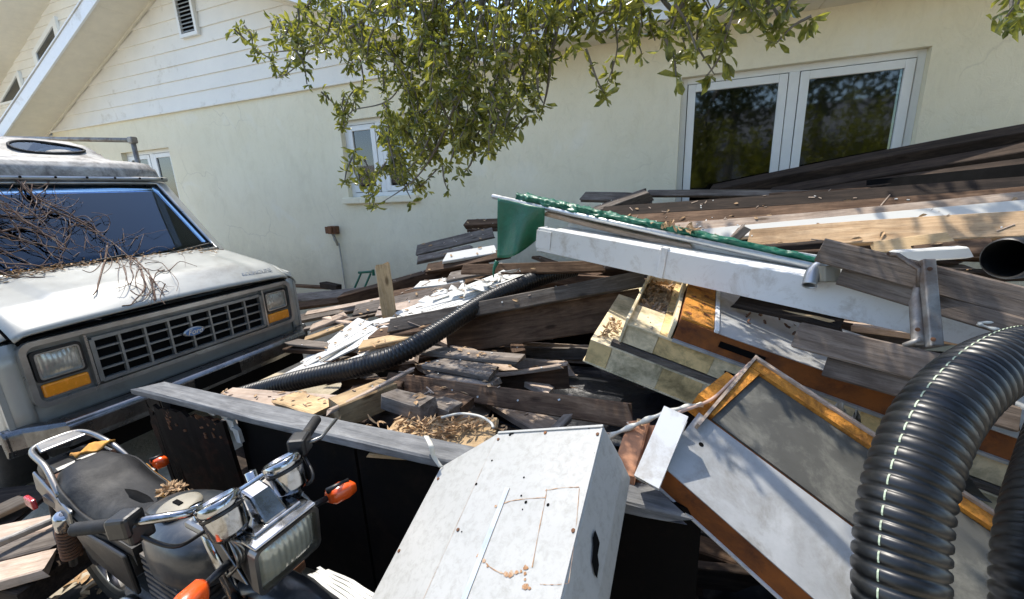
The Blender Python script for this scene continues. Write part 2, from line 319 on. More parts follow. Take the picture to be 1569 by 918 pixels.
# ------------------------------------------------------------------ mesh tools
class MB:
    def __init__(s): s.v = []; s.f = []
    def add(s, vs, fs):
        o = len(s.v); s.v += [tuple(x) for x in vs]; s.f += [tuple(i + o for i in q) for q in fs]; return s
    def box(s, x0, x1, y0, y1, z0, z1):
        return s.add([(x0, y0, z0), (x1, y0, z0), (x1, y1, z0), (x0, y1, z0), (x0, y0, z1), (x1, y0, z1), (x1, y1, z1), (x0, y1, z1)],
                     [(0, 3, 2, 1), (4, 5, 6, 7), (0, 1, 5, 4), (1, 2, 6, 5), (2, 3, 7, 6), (3, 0, 4, 7)])
    def obox(s, c, ax, ay, az):
        """box by centre and three half-axis vectors"""
        c = Vector(c); ax = Vector(ax); ay = Vector(ay); az = Vector(az)
        vs = [c + ax * i + ay * j + az * k for k in (-1, 1) for (i, j) in ((-1, -1), (1, -1), (1, 1), (-1, 1))]
        return s.add(vs, [(0, 3, 2, 1), (4, 5, 6, 7), (0, 1, 5, 4), (1, 2, 6, 5), (2, 3, 7, 6), (3, 0, 4, 7)])
    def hexa(s, b, t):
        """solid between two quads with matching corners"""
        return s.add(list(b) + list(t), [(0, 3, 2, 1), (4, 5, 6, 7), (0, 1, 5, 4), (1, 2, 6, 5), (2, 3, 7, 6), (3, 0, 4, 7)])
    def prism(s, pts, off):
        off = Vector(off); n = len(pts); a = [Vector(p) for p in pts]; b = [p + off for p in a]
        return s.add(a + b, [tuple(range(n))[::-1], tuple(range(n, 2 * n))] + [(i, (i + 1) % n, n + (i + 1) % n, n + i) for i in range(n)])
    def grid(s, fn, nu, nv):
        vs = [fn(i / nu, j / nv) for j in range(nv + 1) for i in range(nu + 1)]
        return s.add(vs, [(j * (nu + 1) + i, j * (nu + 1) + i + 1, (j + 1) * (nu + 1) + i + 1, (j + 1) * (nu + 1) + i) for j in range(nv) for i in range(nu)])
    def tube(s, pts, r, n=8, caps=True, squash=None):
        pts = [Vector(p) for p in pts]; m = len(pts)
        rs = r if isinstance(r, (list, tuple)) else [r] * m
        t = [(pts[min(i + 1, m - 1)] - pts[max(i - 1, 0)]).normalized() for i in range(m)]
        u = t[0].orthogonal().normalized(); vs = []
        for i in range(m):
            u = (u - t[i] * u.dot(t[i])); u = u.normalized() if u.length > 1e-6 else t[i].orthogonal().normalized()
            w = t[i].cross(u)
            for k in range(n):
                a = 2 * math.pi * k / n
                vs.append(pts[i] + (u * math.cos(a) + w * math.sin(a)) * rs[i])
        fs = [(i * n + k, i * n + (k + 1) % n, (i + 1) * n + (k + 1) % n, (i + 1) * n + k) for i in range(m - 1) for k in range(n)]
        if caps: fs += [tuple(range(n))[::-1], tuple(range((m - 1) * n, m * n))]
        return s.add(vs, fs)
    def lathe(s, prof, c, axis, n=24):
        """profile of (radius, height) turned about an axis through c"""
        c = Vector(c); a = Vector(axis).normalized(); u = a.orthogonal().normalized(); w = a.cross(u); vs = []
        for (r, h) in prof:
            for k in range(n):
                g = 2 * math.pi * k / n
                vs.append(c + a * h + (u * math.cos(g) + w * math.sin(g)) * r)
        m = len(prof)
        fs = [(i * n + k, i * n + (k + 1) % n, (i + 1) * n + (k + 1) % n, (i + 1) * n + k) for i in range(m - 1) for k in range(n)]
        return s.add(vs, fs)
    def build(s, name, mat, parent=None, smooth=False, bevel=0, seg=2, subsurf=0, solid=0):
        me = bpy.data.meshes.new(name)
        me.from_pydata(s.v, [], s.f); me.update()
        bm = bmesh.new(); bm.from_mesh(me); bmesh.ops.recalc_face_normals(bm, faces=bm.faces); bm.to_mesh(me); bm.free()
        o = bpy.data.objects.new(name, me); col.objects.link(o)
        if mat is not None: me.materials.append(M[mat] if isinstance(mat, str) else mat)
        if smooth: me.polygons.foreach_set('use_smooth', [True] * len(me.polygons))
        if solid:
            d = o.modifiers.new('thickness', 'SOLIDIFY'); d.thickness = solid; d.offset = 0
        if bevel:
            d = o.modifiers.new('edge', 'BEVEL'); d.width = bevel; d.segments = seg; d.limit_method = 'ANGLE'; d.angle_limit = R(40)
        if subsurf:
            d = o.modifiers.new('soft', 'SUBSURF'); d.levels = subsurf; d.render_levels = subsurf
        if parent is not None: adopt(o, parent)
        return o
WORLD = {}
def adopt(o, parent):
    o.parent = parent
    if parent.name in WORLD: o.matrix_parent_inverse = WORLD[parent.name].inverted()
def base(name, label, cat, loc, group=None):
    """an Empty at the thing's foot whose parts are given in yard coordinates"""
    o = thing(name, label, cat, loc, 0, group); WORLD[o.name] = Matrix.Translation(Vector(loc)); return o
def thing(name, label, cat, loc=(0, 0, 0), rz=0, group=None):
    o = bpy.data.objects.new(name, None); col.objects.link(o)
    o.location = loc; o.rotation_euler = (0, 0, rz); o.empty_display_size = 0.1
    return tag(o, label, cat, group)
def tag(o, label=None, cat=None, group=None, kind=None):
    if label: o['label'] = label
    if cat: o['category'] = cat
    if group: o['group'] = group
    if kind: o['kind'] = kind
    return o
def text(body, size, depth, name, mat, parent, mw, shear=0.0):
    cu = bpy.data.curves.new(name, 'FONT'); cu.body = body; cu.size = size; cu.extrude = depth; cu.align_x = 'CENTER'; cu.align_y = 'CENTER'; cu.shear = shear
    tmp = bpy.data.objects.new('tmp_text', cu); col.objects.link(tmp)
    dg = bpy.context.evaluated_depsgraph_get()
    me = bpy.data.meshes.new_from_object(tmp.evaluated_get(dg))
    bpy.data.objects.remove(tmp)
    me.transform(mw); me.materials.clear(); me.materials.append(M[mat])
    o = bpy.data.objects.new(name, me); col.objects.link(o); adopt(o, parent)
    return o
def frame_matrix(x, y, z, o): return Matrix(((x.x, y.x, z.x, o.x), (x.y, y.y, z.y, o.y), (x.z, y.z, z.z, o.z), (0, 0, 0, 1)))

def board_mesh(L, w, t, seed, rough=1.0, split=False, bow=0.0):
    """a sawn board along local X with eased edges, uneven ends and a slight bow"""
    rg = random.Random(seed); segs = 5; ch = min(0.006, t * 0.2)
    sec = [(-w / 2, -t / 2 + ch), (-w / 2 + ch, -t / 2), (w / 2 - ch, -t / 2), (w / 2, -t / 2 + ch), (w / 2, t / 2 - ch), (w / 2 - ch, t / 2), (-w / 2 + ch, t / 2), (-w / 2, t / 2 - ch)]
    b = MB(); vs = []; bz = bow + rg.uniform(-.010, .010) * L * min(1, rough); by = rg.uniform(-.006, .006) * L; tw = rg.uniform(-.10, .10) * min(1, rough)
    for i in range(segs + 1):
        x = -L / 2 + L * i / segs; k = 1 - (2 * i / segs - 1) ** 2
        for (y, z) in sec:
            e = 0
            if i in (0, segs): e = rg.uniform(-.022, .016) * rough + (y / w) * (0.02 * rough if i == 0 else -0.025 * rough)
            ta = tw * (i / segs - .5); y, z = y * math.cos(ta) - z * math.sin(ta), y * math.sin(ta) + z * math.cos(ta)
            vs.append((x + e, y + by * k + rg.uniform(-1, 1) * 0.0012 * rough, z + bz * k + rg.uniform(-1, 1) * 0.001 * rough))
    n = 8
    fs = [(i * n + k, i * n + (k + 1) % n, (i + 1) * n + (k + 1) % n, (i + 1) * n + k) for i in range(segs) for k in range(n)]
    fs += [tuple(range(n))[::-1], tuple(range(segs * n, segs * n + n))]
    b.add(vs, fs)
    return b
bcount = [0]
def board(p0, p1, w, t, mat, roll=0.0, name='board', parent=None, label=None, cat='board', group=None, bow=0.0, rough=1.0):
    p0 = Vector(p0); p1 = Vector(p1); d = p1 - p0; L = d.length; x = d / L
    z = Vector((0, 0, 1)); z = (z - x * z.dot(x)).normalized(); y = z.cross(x)
    a = R(roll); y2 = y * math.cos(a) + z * math.sin(a); z2 = x.cross(y2)
    bcount[0] += 1
    o = board_mesh(L, w, t, bcount[0] * 13 + 5, rough, bow=bow).build(name, mat, parent)
    o.matrix_basis = frame_matrix(x, y2, z2, (p0 + p1) / 2)
    if label: tag(o, label, cat, group)
    return o
def pb(a, b, w, t, mat, label, roll=0.0, **k):
    """board between two sighted points (px, py, y)"""
    return board(at(*a), at(*b), w, t, mat, roll, label=label, **k)
def spline(pts, n):
    """Catmull-Rom through the points, n samples per span"""
    P = [Vector(p) for p in pts]; P = [P[0] * 2 - P[1]] + P + [P[-1] * 2 - P[-2]]; out = []
    for i in range(1, len(P) - 2):
        for k in range(n):
            t = k / n; a, b, c, d = P[i - 1], P[i], P[i + 1], P[i + 2]
            out.append(0.5 * ((2 * b) + (c - a) * t + (2 * a - 5 * b + 4 * c - d) * t * t + (3 * b - a - 3 * c + d) * t ** 3))
    out.append(P[-2]); return out
def resample(P, step):
    out = [P[0].copy()]; acc = 0.0
    for i in range(1, len(P)):
        a, b = P[i - 1], P[i]; L = (b - a).length; pos = step - acc
        while pos <= L:
            out.append(a.lerp(b, pos / L)); pos += step
        acc = (acc + L) % step
    return out
# ================================================================== setting
YW = 5.2
g = MB()
def gfn(u, v):
    x = -400 + 800 * u; y = -400 + 800 * v
    return (x, y, 0)
def warp(t):  # finer cells near the yard
    s = 2 * t - 1; return 0.5 + 0.5 * (abs(s) ** 3) * (1 if s > 0 else -1)
g.grid(lambda u, v: (-400 + 800 * warp(u), -400 + 800 * warp(v), 0.03 * mnoise.noise((800 * warp(u) * 0.7, 800 * warp(v) * 0.7, 0)) - 0.03), 80, 80)
tag(g.build('ground', 'ground', smooth=True), kind='structure')

# ------------------------------------------------------------------ house
house = base('house', 'cream stucco house with lap siding in its gable and white windows', 'house', (-4, YW, 0))
GX0, GX1, GAX, GZ, SL = -12.2, -2.54, -7.37, 3.45, 0.394
holes = [(-0.10, 1.93, 1.42, 2.93), (-4.70, -3.54, 1.86, 2.93), (-10.06, -8.62, 1.15, 2.86)]
xs = sorted({GX0, 7.0, *[h[0] for h in holes], *[h[1] for h in holes]}); zs = sorted({-0.1, GZ, *[h[2] for h in holes], *[h[3] for h in holes]})
w = MB()
for i in range(len(xs) - 1):
    for j in range(len(zs) - 1):
        cx, cz = (xs[i] + xs[i + 1]) / 2, (zs[j] + zs[j + 1]) / 2
        if any(h[0] < cx < h[1] and h[2] < cz < h[3] for h in holes): continue
        w.add([(xs[i], YW, zs[j]), (xs[i + 1], YW, zs[j]), (xs[i + 1], YW, zs[j + 1]), (xs[i], YW, zs[j + 1])], [(0, 1, 2, 3)])
for (a, b, c, d) in holes:
    q = 0.16
    w.add([(a, YW, c), (b, YW, c), (b, YW, d), (a, YW, d), (a, YW + q, c), (b, YW + q, c), (b, YW + q, d), (a, YW + q, d)], [(0, 1, 5, 4), (1, 2, 6, 5), (2, 3, 7, 6), (3, 0, 4, 7)])
w.add([(GX0, YW, -.1), (GX0, YW + 7, -.1), (GX0, YW + 7, GZ), (GX0, YW, GZ)], [(0, 1, 2, 3)])
w.add([(7, YW, -.1), (7, YW + 7, -.1), (7, YW + 7, GZ), (7, YW, GZ)], [(0, 1, 2, 3)])
w.build('wall', 'stucco', house)
# lap siding, each board its own piece, cut to the slope of the gable
EXP = 0.218
k = 0
z = GZ - 0.02
VX0, VX1, VZ0, VZ1 = -7.60, -7.18, 4.42, 5.02
while z < GZ + SL * (GAX - GX0) - 0.05:
    z1 = z + EXP
    xa, xb = GX0 + max(0, z - GZ) / SL, GX1 - max(0, z - GZ) / SL
    xc, xd = GX0 + max(0, z1 - GZ) / SL, GX1 - max(0, z1 - GZ) / SL
    if xd < xc: xc = xd = GAX
    b = MB()
    b.add([(xa, YW - 0.026, z), (xb, YW - 0.026, z), (xd, YW - 0.006, z1 + 0.012), (xc, YW - 0.006, z1 + 0.012), (xa, YW + 0.01, z), (xb, YW + 0.01, z), (xd, YW + 0.01, z1 + 0.012), (xc, YW + 0.01, z1 + 0.012)],
          [(0, 1, 2, 3), (0, 4, 5, 1), (1, 5, 6, 2), (2, 6, 7, 3), (3, 7, 4, 0)])
    b.build('siding_board', 'siding', house); z = z1; k += 1
MB().add([(GX0, YW + .012, GZ - .05), (GX1, YW + .012, GZ - .05), (GAX, YW + .012, GZ + SL * (GAX - GX0))], [(0, 1, 2)]).build('gable_sheathing', 'siding', house)
MB().box(GX0, GX1, YW - 0.045, YW, GZ - 0.055, GZ - 0.022).build('trim_band', 'siding', house, bevel=0.004)
vent = MB()
for (a, b, c, d) in ((VX0, VX0 + .05, VZ0, VZ1), (VX1 - .05, VX1, VZ0, VZ1), (VX0 + .05, VX1 - .05, VZ0, VZ0 + .05), (VX0 + .05, VX1 - .05, VZ1 - .05, VZ1)):
    vent.box(a, b, YW - .075, YW - .01, c, d)
vent = vent.build('gable_vent', 'vinyl', house)
MB().box(VX0 + .05, VX1 - .05, YW - .032, YW - .028, VZ0 + .05, VZ1 - .05).build('vent_backing', 'dark', vent)
for i in range(9):
    zz = VZ0 + .075 + i * .055
    MB().hexa([(VX0 + .05, YW - .068, zz - .012), (VX1 - .05, YW - .068, zz - .012), (VX1 - .05, YW - .036, zz + .018), (VX0 + .05, YW - .036, zz + .018)],
              [(VX0 + .05, YW - .068, zz - .006), (VX1 - .05, YW - .068, zz - .006), (VX1 - .05, YW - .036, zz + .024), (VX0 + .05, YW - .036, zz + .024)]).build('slat', 'curtain', vent)
# rakes: soffit boards, bed moulding, fascia, roof
OV = 0.62
AZ = GZ + SL * (GAX - GX0)
def rake(xe, sgn):
    ze = GZ - 0.04 - SL * 0.55; x_e = xe - sgn * 0.55
    n = 9
    for i in range(n):
        f0, f1 = i / n, (i + 1) / n - 0.0004
        p = [(x_e + (GAX - x_e) * f, ze + (AZ - ze) * f) for f in (f0, f1)]
        MB().hexa([(p[0][0], YW - OV, p[0][1]), (p[1][0], YW - OV, p[1][1]), (p[1][0], YW - .03, p[1][1]), (p[0][0], YW - .03, p[0][1])],
                  [(p[0][0], YW - OV, p[0][1] + .02), (p[1][0], YW - OV, p[1][1] + .02), (p[1][0], YW - .03, p[1][1] + .02), (p[0][0], YW - .03, p[0][1] + .02)]).build('soffit_board', 'soffit', house)
    MB().hexa([(x_e, YW - .06, ze - .03), (GAX, YW - .06, AZ - .03), (GAX, YW - .028, AZ - .03), (x_e, YW - .028, ze - .03)],
              [(x_e, YW - .06, ze), (GAX, YW - .06, AZ), (GAX, YW - .028, AZ), (x_e, YW - .028, ze)]).build('bed_moulding', 'soffit', house)
    MB().hexa([(x_e, YW - OV - .03, ze - .03), (GAX, YW - OV - .03, AZ - .03), (GAX, YW - OV, AZ - .03), (x_e, YW - OV, ze - .03)],
              [(x_e, YW - OV - .03, ze + .17), (GAX, YW - OV - .03, AZ + .17), (GAX, YW - OV, AZ + .17), (x_e, YW - OV, ze + .17)]).build('fascia', 'fascia', house)
    MB().hexa([(x_e - sgn * .06, YW - OV - .045, ze + .175), (GAX, YW - OV - .045, AZ + .175), (GAX, YW + 8, AZ + .175), (x_e - sgn * .06, YW + 8, ze + .175)],
              [(x_e - sgn * .06, YW - OV - .045, ze + .195), (GAX, YW - OV - .045, AZ + .195), (GAX, YW + 8, AZ + .20), (x_e - sgn * .06, YW + 8, ze + .20)]).build('roof', 'fascia', house)
rake(GX0, 1); rake(GX1, -1)
MB().box(GX0 - .5, GX0, YW - .01, YW + 7, GZ - .3, GZ - .1).build('eave_box', 'soffit', house)
# eave over the right wing
for i in range(12):
    x0 = -1.95 + i * 0.75
    MB().box(x0, x0 + .745, YW - .48, YW - .001, 3.36, 3.38).build('soffit_board', 'soffit', house)
MB().box(-1.95, 7.2, YW - .51, YW - .482, 3.34, 3.50).build('fascia', 'fascia', house)
MB().hexa([(-2.0, YW - .56, 3.505), (7.3, YW - .56, 3.505), (7.3, YW + 4, 4.9), (-2.0, YW + 4, 4.9)], [(-2.0, YW - .56, 3.53), (7.3, YW - .56, 3.53), (7.3, YW + 4, 4.93), (-2.0, YW + 4, 4.93)]).build('roof', 'roofing', house)

def window(h, cols, rec=0.085, fr=0.06, sash=0.075, label=None, blind=False):
    a, b, c, d = h
    y0, y1 = YW + rec, YW + rec + .06
    o = MB()
    o.box(a, a + fr, y0, y1, c, d).box(b - fr, b, y0, y1, c, d).box(a + fr, b - fr, y0, y1, c, c + fr).box(a + fr, b - fr, y0, y1, d - fr, d)
    n = len(cols) - 1
    for x in cols[1:-1]: o.box(x - .045, x + .045, y0 - .004, y1, c + fr, d - fr)
    win = o.build('window', 'vinyl', house, bevel=0.004)
    if label: win['label'] = label
    for i in range(n):
        xa = cols[i] + (fr if i == 0 else .045) + .008; xb = cols[i + 1] - (fr if i == n - 1 else .045) - .008
        za, zb = c + fr + .008, d - fr - .008
        s = MB()
        s.box(xa, xa + sash, y0 - .012, y0 + .035, za, zb).box(xb - sash, xb, y0 - .012, y0 + .035, za, zb)
        s.box(xa + sash, xb - sash, y0 - .012, y0 + .035, za, za + sash).box(xa + sash, xb - sash, y0 - .012, y0 + .035, zb - sash, zb)
        s.build('sash', 'vinyl', win, bevel=0.005)
        gsk = MB()
        e = .007
        for (p, q, r_, t_) in ((xa - .008, xa, za - .008, zb + .008), (xb, xb + .008, za - .008, zb + .008), (xa, xb, za - .008, za), (xa, xb, zb, zb + .008)): gsk.box(p, q, y0 + .02, y0 + .03, r_, t_)
        gsk.build('gasket', 'gasket', win)
        MB().box(xa + sash, xb - sash, y0 + .012, y0 + .018, za + sash, zb - sash).build('pane', 'win_glass', win)
    MB().box(a - .1, b + .1, YW + .9, YW + .92, c - .3, d + .3).box(a - .1, b + .1, YW + .17, YW + .9, c - .32, c - .30).box(a - .1, b + .1, YW + .17, YW + .9, d + .30, d + .32).build('room_shade', 'dark_room', win)
    if blind: MB().box(a + .1, a + .5, YW + .25, YW + .27, c, d).build('blind', 'curtain', win)
    return win
window(holes[0], [-0.10, 0.93, 1.93], label='wide double casement window reflecting shrubs and a grey roof')
w2 = window(holes[1], [-4.70, -4.10, -3.54], label='small double window half hidden by oak leaves', blind=True)
window(holes[2], [-10.06, -9.3, -8.62], label='far window behind the van')
MB().box(-4.78, -3.46, YW - .07, YW - .002, 1.765, 1.855).build('window_sill', 'stucco', house, bevel=0.012)
MB().box(-0.18, 2.01, YW - .06, YW - .002, 1.33, 1.415).build('window_sill', 'stucco', house, bevel=0.012)

# second, taller wing farther left
YB = 7.0
wing = base('rear_house_wing', 'taller cream gabled wing with slanted windows behind the front gable', 'house wing', (-18, YB, 0))
def rk2(x): return 5.36 + (x + 18.35) * 0.415
b = MB(); b.add([(-30, YB, 0), (-10, YB, 0), (-10, YB, rk2(-10)), (-18.35, YB, 5.36), (-30, YB, 0.5)], [(0, 1, 2, 3, 4)]); b.build('wall', 'siding', wing)
for i in range(26):
    zz = 3.4 + i * .2; xl = max(-30, -18.35 + (zz - 5.36) / 0.415)
    if xl > -10.5: break
    MB().hexa([(xl, YB - .03, zz), (-10, YB - .03, zz), (-10, YB - .002, zz), (xl, YB - .002, zz)], [(xl + .45, YB - .008, zz + .198), (-10, YB - .008, zz + .198), (-10, YB - .002, zz + .198), (xl + .45, YB - .002, zz + .198)]).build('siding_board', 'siding', wing)
def slant_window(pts):
    c = sum((Vector(p) for p in pts), Vector()) / len(pts)
    f = MB(); n = len(pts); inn = [Vector(p).lerp(c, 0.24) for p in pts]
    for i in range(n):
        j = (i + 1) % n; a, b_, c_, d_ = Vector(pts[i]), Vector(pts[j]), inn[j], inn[i]; o = Vector((0, .07, 0))
        f.hexa([a, b_, c_, d_], [a + o, b_ + o, c_ + o, d_ + o])
    w_ = f.build('window', 'vinyl', wing)
    MB().prism([p + Vector((0, .03, 0)) for p in inn], (0, .012, 0)).build('pane', 'win_glass', w_)
    MB().prism([p + Vector((0, .05, 0)) for p in inn], (0, .006, 0)).build('shade', 'dark_room', w_)
slant_window([at(*p, YB - .09) for p in ((48, 80), (82, 24), (104, 110), (62, 128))])
slant_window([at(*p, YB - .09) for p in ((-6, 163), (26, 108), (40, 152))])
MB().hexa([(-24, YB - 1.5, rk2(-24)), (-10, YB - 1.5, rk2(-10)), (-10, YB, rk2(-10)), (-24, YB, rk2(-24))], [(-24, YB - 1.5, rk2(-24) + .15), (-10, YB - 1.5, rk2(-10) + .15), (-10, YB, rk2(-10) + .15), (-24, YB, rk2(-24) + .15)]).build('soffit', 'soffit', wing)
MB().hexa([(-24, YB - 1.6, rk2(-24) + .16), (-10, YB - 1.6, rk2(-10) + .16), (-10, YB + 8, rk2(-10) + .16), (-24, YB + 8, rk2(-24) + .16)], [(-24, YB - 1.6, rk2(-24) + .2), (-10, YB - 1.6, rk2(-10) + .2), (-10, YB + 8, rk2(-10) + .2), (-24, YB + 8, rk2(-24) + .2)]).build('roof', 'roofing', wing)

# wall fittings
eb = base('electrical_box', 'rusty brown outlet box with bent grey conduit on the cream wall', 'outlet box', (-5.03, YW, 1.2))
c = at(514, 352, YW)
MB().box(c.x - .085, c.x + .085, YW - .09, YW - .002, c.z - .06, c.z + .06).build('housing', 'rust', eb, bevel=0.01)
MB().box(c.x - .095, c.x + .03, YW - .12, YW - .092, c.z - .05, c.z + .055).build('cover', 'rust', eb, bevel=0.006)
MB().tube(spline([(c.x + .02, YW - .05, c.z - .06), (c.x - .01, YW - .05, c.z - .14), (c.x + .05, YW - .045, c.z - .22), (c.x + .06, YW - .03, c.z - .32), (c.x + .06, YW - .03, 0.0)], 8), .014, 8).build('conduit', 'galv', eb, smooth=True)
MB().tube(spline([(c.x - .02, YW - .05, c.z - .06), (c.x + .04, YW - .07, c.z - .15), (c.x + .05, YW - .045, c.z - .24)], 8), .02, 8).build('wire_loop', 'cream_plastic', eb, smooth=True)

# green folding stand against the wall
gs = base('green_metal_stand', 'small dark green two legged metal tool leaning on the wall', 'tool', at(556, 440, 5.0))
a = at(553, 419, 4.95); b_ = at(568, 419, 4.95)
MB().tube([at(543, 442, 4.9), a], .016, 6).build('leg', 'tarp', gs); MB().tube([at(558, 442, 4.9), b_], .016, 6).build('leg', 'tarp', gs)
MB().tube([a - Vector((.04, 0, -.01)), b_ + Vector((.05, 0, .03))], .02, 6).build('crossbar', 'tarp', gs)
MB().tube([b_ + Vector((.05, 0, .06)), b_ + Vector((.05, 0, -.03))], .022, 6).build('handle', 'tarp', gs)

# grey pipe frame standing between the van and the wall
pf = base('grey_pipe_frame', 'grey angled pipe frame standing by the wall above the van roof', 'pipe frame', (-8.6, 4.4, 0))
A = at(-40, 211, 4.4); B = at(203, 215, 4.4)
MB().tube([A, B], .035, 8).build('crossbar', 'iron', pf, smooth=True)
MB().tube([B + Vector((0, 0, .035)), (B.x, B.y, 0)], .035, 8).build('post', 'iron', pf, smooth=True)
MB().tube([(A.x, A.y, A.z), (A.x, A.y, 0)], .035, 8).build('post', 'iron', pf, smooth=True)
MB().obox(B + Vector((.0, 0, 0)), (.055, 0, 0), (0, .05, 0), (0, 0, .05)).build('elbow', 'iron', pf, bevel=0.02)

# ------------------------------------------------------------------ live oak overhead
rg = random.Random(31)
oak = base('oak_tree', 'live oak whose leafy hanging branches cross the top of the picture', 'tree', (5.2, 0.2, 0))
def leaf(mb, p, d, nrm, L, wd):
    s = d.cross(nrm)
    if s.length < 1e-4: s = d.orthogonal()
    s.normalize(); nn = s.cross(d).normalized(); k = L * 0.10
    mb.add([p, p + d * L * .35 + s * wd * .38 + nn * k, p + d * L * .72 + s * wd * .5 + nn * k * 1.1, p + d * L - nn * k * .4, p + d * L * .72 - s * wd * .5 + nn * k * 1.1, p + d * L * .35 - s * wd * .38 + nn * k, p + d * L * .55],
           [(0, 1, 6), (1, 2, 6), (2, 3, 6), (6, 3, 4), (6, 4, 5), (0, 6, 5)])
def rvec(r=rg):
    while True:
        v = Vector((r.uniform(-1, 1), r.uniform(-1, 1), r.uniform(-1, 1)))
        if 0.05 < v.length < 1: return v.normalized()
LV, TW = MB(), MB()
def rosette(p, size=1.0, n=None, droop=0.35):
    for i in range(n or rg.randint(6, 10)):
        d = (rvec() + Vector((0, 0, -droop))).normalized()
        L = rg.uniform(.036, .070) * size
        leaf(LV, p + rvec() * .012 * size, d, rvec(), L, L * rg.uniform(.27, .36))
def spray(p, q, size=1.0, step=.045, fan=.05):
    """a twig from p to q carrying rosettes"""
    p = Vector(p); q = Vector(q); mid = (p + q) / 2 + rvec() * (q - p).length * .12
    P = spline([p, mid, q], 6)
    TW.tube(P, [.006 * size - .0035 * size * i / len(P) for i in range(len(P))], 4, False)
    n = max(2, int((q - p).length / step))
    for i in range(n + 1):
        f = i / n
        c = P[min(len(P) - 1, int(f * (len(P) - 1)))] + rvec() * fan * rg.random()
        rosette(c, size * rg.uniform(.8, 1.1), rg.randint(5, 9))
# hanging masses as sighted: (px, py, y, spread in px, twigs)
masses = [(395, 82, 2.3, 14, 2), (425, 72, 2.3, 20, 4), (455, 55, 2.3, 26, 5), (430, 118, 2.3, 16, 3), (470, 92, 2.3, 24, 5), (500, 60, 2.2, 36, 9), (540, 30, 2.2, 40, 10), (500, 15, 2.2, 26, 5),
          (560, 80, 2.2, 42, 13), (615, 40, 2.1, 46, 14), (670, 40, 2.1, 46, 14), (640, 100, 2.1, 46, 15), (590, 125, 2.2, 36, 9), (700, 100, 2.0, 46, 15), (730, 40, 2.0, 46, 14), (760, 90, 2.0, 40, 12),
          (680, 160, 2.0, 44, 14), (640, 180, 2.1, 36, 10), (735, 160, 2.0, 40, 12), (765, 200, 2.0, 26, 6), (700, 215, 2.0, 38, 10), (650, 230, 2.1, 38, 10), (622, 225, 2.2, 20, 7), (606, 205, 2.2, 14, 4), (608, 255, 2.2, 14, 4), (740, 225, 2.0, 26, 6), (690, 262, 2.05, 26, 5), (760, 245, 2.0, 14, 2),
          (535, 160, 2.2, 16, 3), (530, 185, 2.2, 14, 2), (545, 275, 2.1, 16, 2), (565, 288, 2.1, 14, 2), (568, 318, 2.1, 12, 2), (630, 285, 2.1, 18, 3), (632, 300, 2.1, 10, 1), (612, 272, 2.1, 18, 3),
          (800, 130, 1.9, 30, 6), (820, 50, 1.9, 34, 8), (850, 30, 1.8, 34, 8), (842, 100, 1.8, 28, 6), (840, 130, 1.8, 22, 4), (825, 178, 1.8, 9, 1), (880, 50, 1.8, 30, 7), (925, 40, 1.7, 34, 7), (925, 122, 1.7, 13, 2), (920, 148, 1.7, 8, 1),
          (970, 35, 1.6, 34, 7), (985, 70, 1.6, 26, 4), (1030, 30, 1.5, 34, 7), (1075, 40, 1.5, 34, 7), (1060, 85, 1.5, 26, 4), (1095, 98, 1.5, 22, 4), (1040, 100, 1.5, 16, 2), (1120, 18, 1.5, 36, 6), (1165, 20, 1.5, 34, 6), (1200, 50, 1.5, 14, 2), (1205, 20, 1.5, 20, 3), (1552, 28, 1.6, 18, 3), (1566, 8, 1.6, 18, 3),
          (620, -30, 2.1, 70, 20), (740, -30, 2.0, 70, 20), (860, -30, 1.8, 60, 14), (990, -30, 1.6, 60, 13), (1120, -40, 1.5, 60, 13)]
for (px, py, y, sp, n) in masses:
    big = 1.0
    if y < 1.95 and px > 780: big = 2.25 / y * .92; y = 2.25
    n = max(1, round(n * (.72 if px > 860 else .95)))
    for i in range(n):
        q = at(px + rg.gauss(0, sp * .55), py + rg.gauss(0, sp * .55), y + rg.uniform(-.28, .28))
        ln = rg.uniform(.10, .22)
        p = q + Vector((rg.uniform(-.4, .5), rg.uniform(-.3, .3), rg.uniform(.2, 1.0))).normalized() * ln
        spray(p, q, rg.uniform(.85, 1.1) * big, .05 * big, .035)
# main hanging branches in view
def branch(pts, r0, r1):
    P = spline(pts, 8); TW.tube(P, [r0 + (r1 - r0) * i / (len(P) - 1) for i in range(len(P))], 6, False)
branch([at(1000, -420, 1.5), at(860, -160, 1.8), at(700, -20, 2.1), at(580, 20, 2.2), at(480, 70, 2.3), at(400, 82, 2.3)], .024, .002)
branch([at(900, -300, 1.7), at(760, -60, 2.0), at(720, 80, 2.0), at(690, 180, 2.0), at(640, 270, 2.1), at(570, 320, 2.1)], .018, .0015)
branch([at(760, -60, 2.0), at(650, 60, 2.1), at(600, 150, 2.2), at(540, 170, 2.2), at(530, 195, 2.2)], .006, .002)
branch([at(1000, -200, 2.3), at(880, -40, 2.25), at(850, 60, 2.25), at(838, 140, 2.25), at(826, 185, 2.25)], .018, .002)
branch([at(1100, -250, 2.3), at(1010, -40, 2.25), at(1050, 40, 2.25), at(1095, 115, 2.25)], .018, .002)
branch([at(940, 20, 2.25), at(945, 80, 2.25), at(920, 155, 2.25)], .005, .002)
branch([at(1200, -200, 2.3), at(1160, -40, 2.25), at(1190, 20, 2.25), at(1203, 62, 2.25)], .012, .002)
branch([at(480, 70, 2.3), at(450, 105, 2.3), at(425, 120, 2.3)], .006, .002)
for i in range(14):   # pale dangling dead stems
    x0 = 765 + rg.uniform(-25, 30)
    branch([at(x0 + 8, -30, 2.0), at(x0 + rg.uniform(-4, 4), 60, 1.98), at(x0 + rg.uniform(-22, 10), rg.uniform(120, 200), 1.96)], .003, .0012)
LV.build('leafy_sprays', 'leaf', oak)
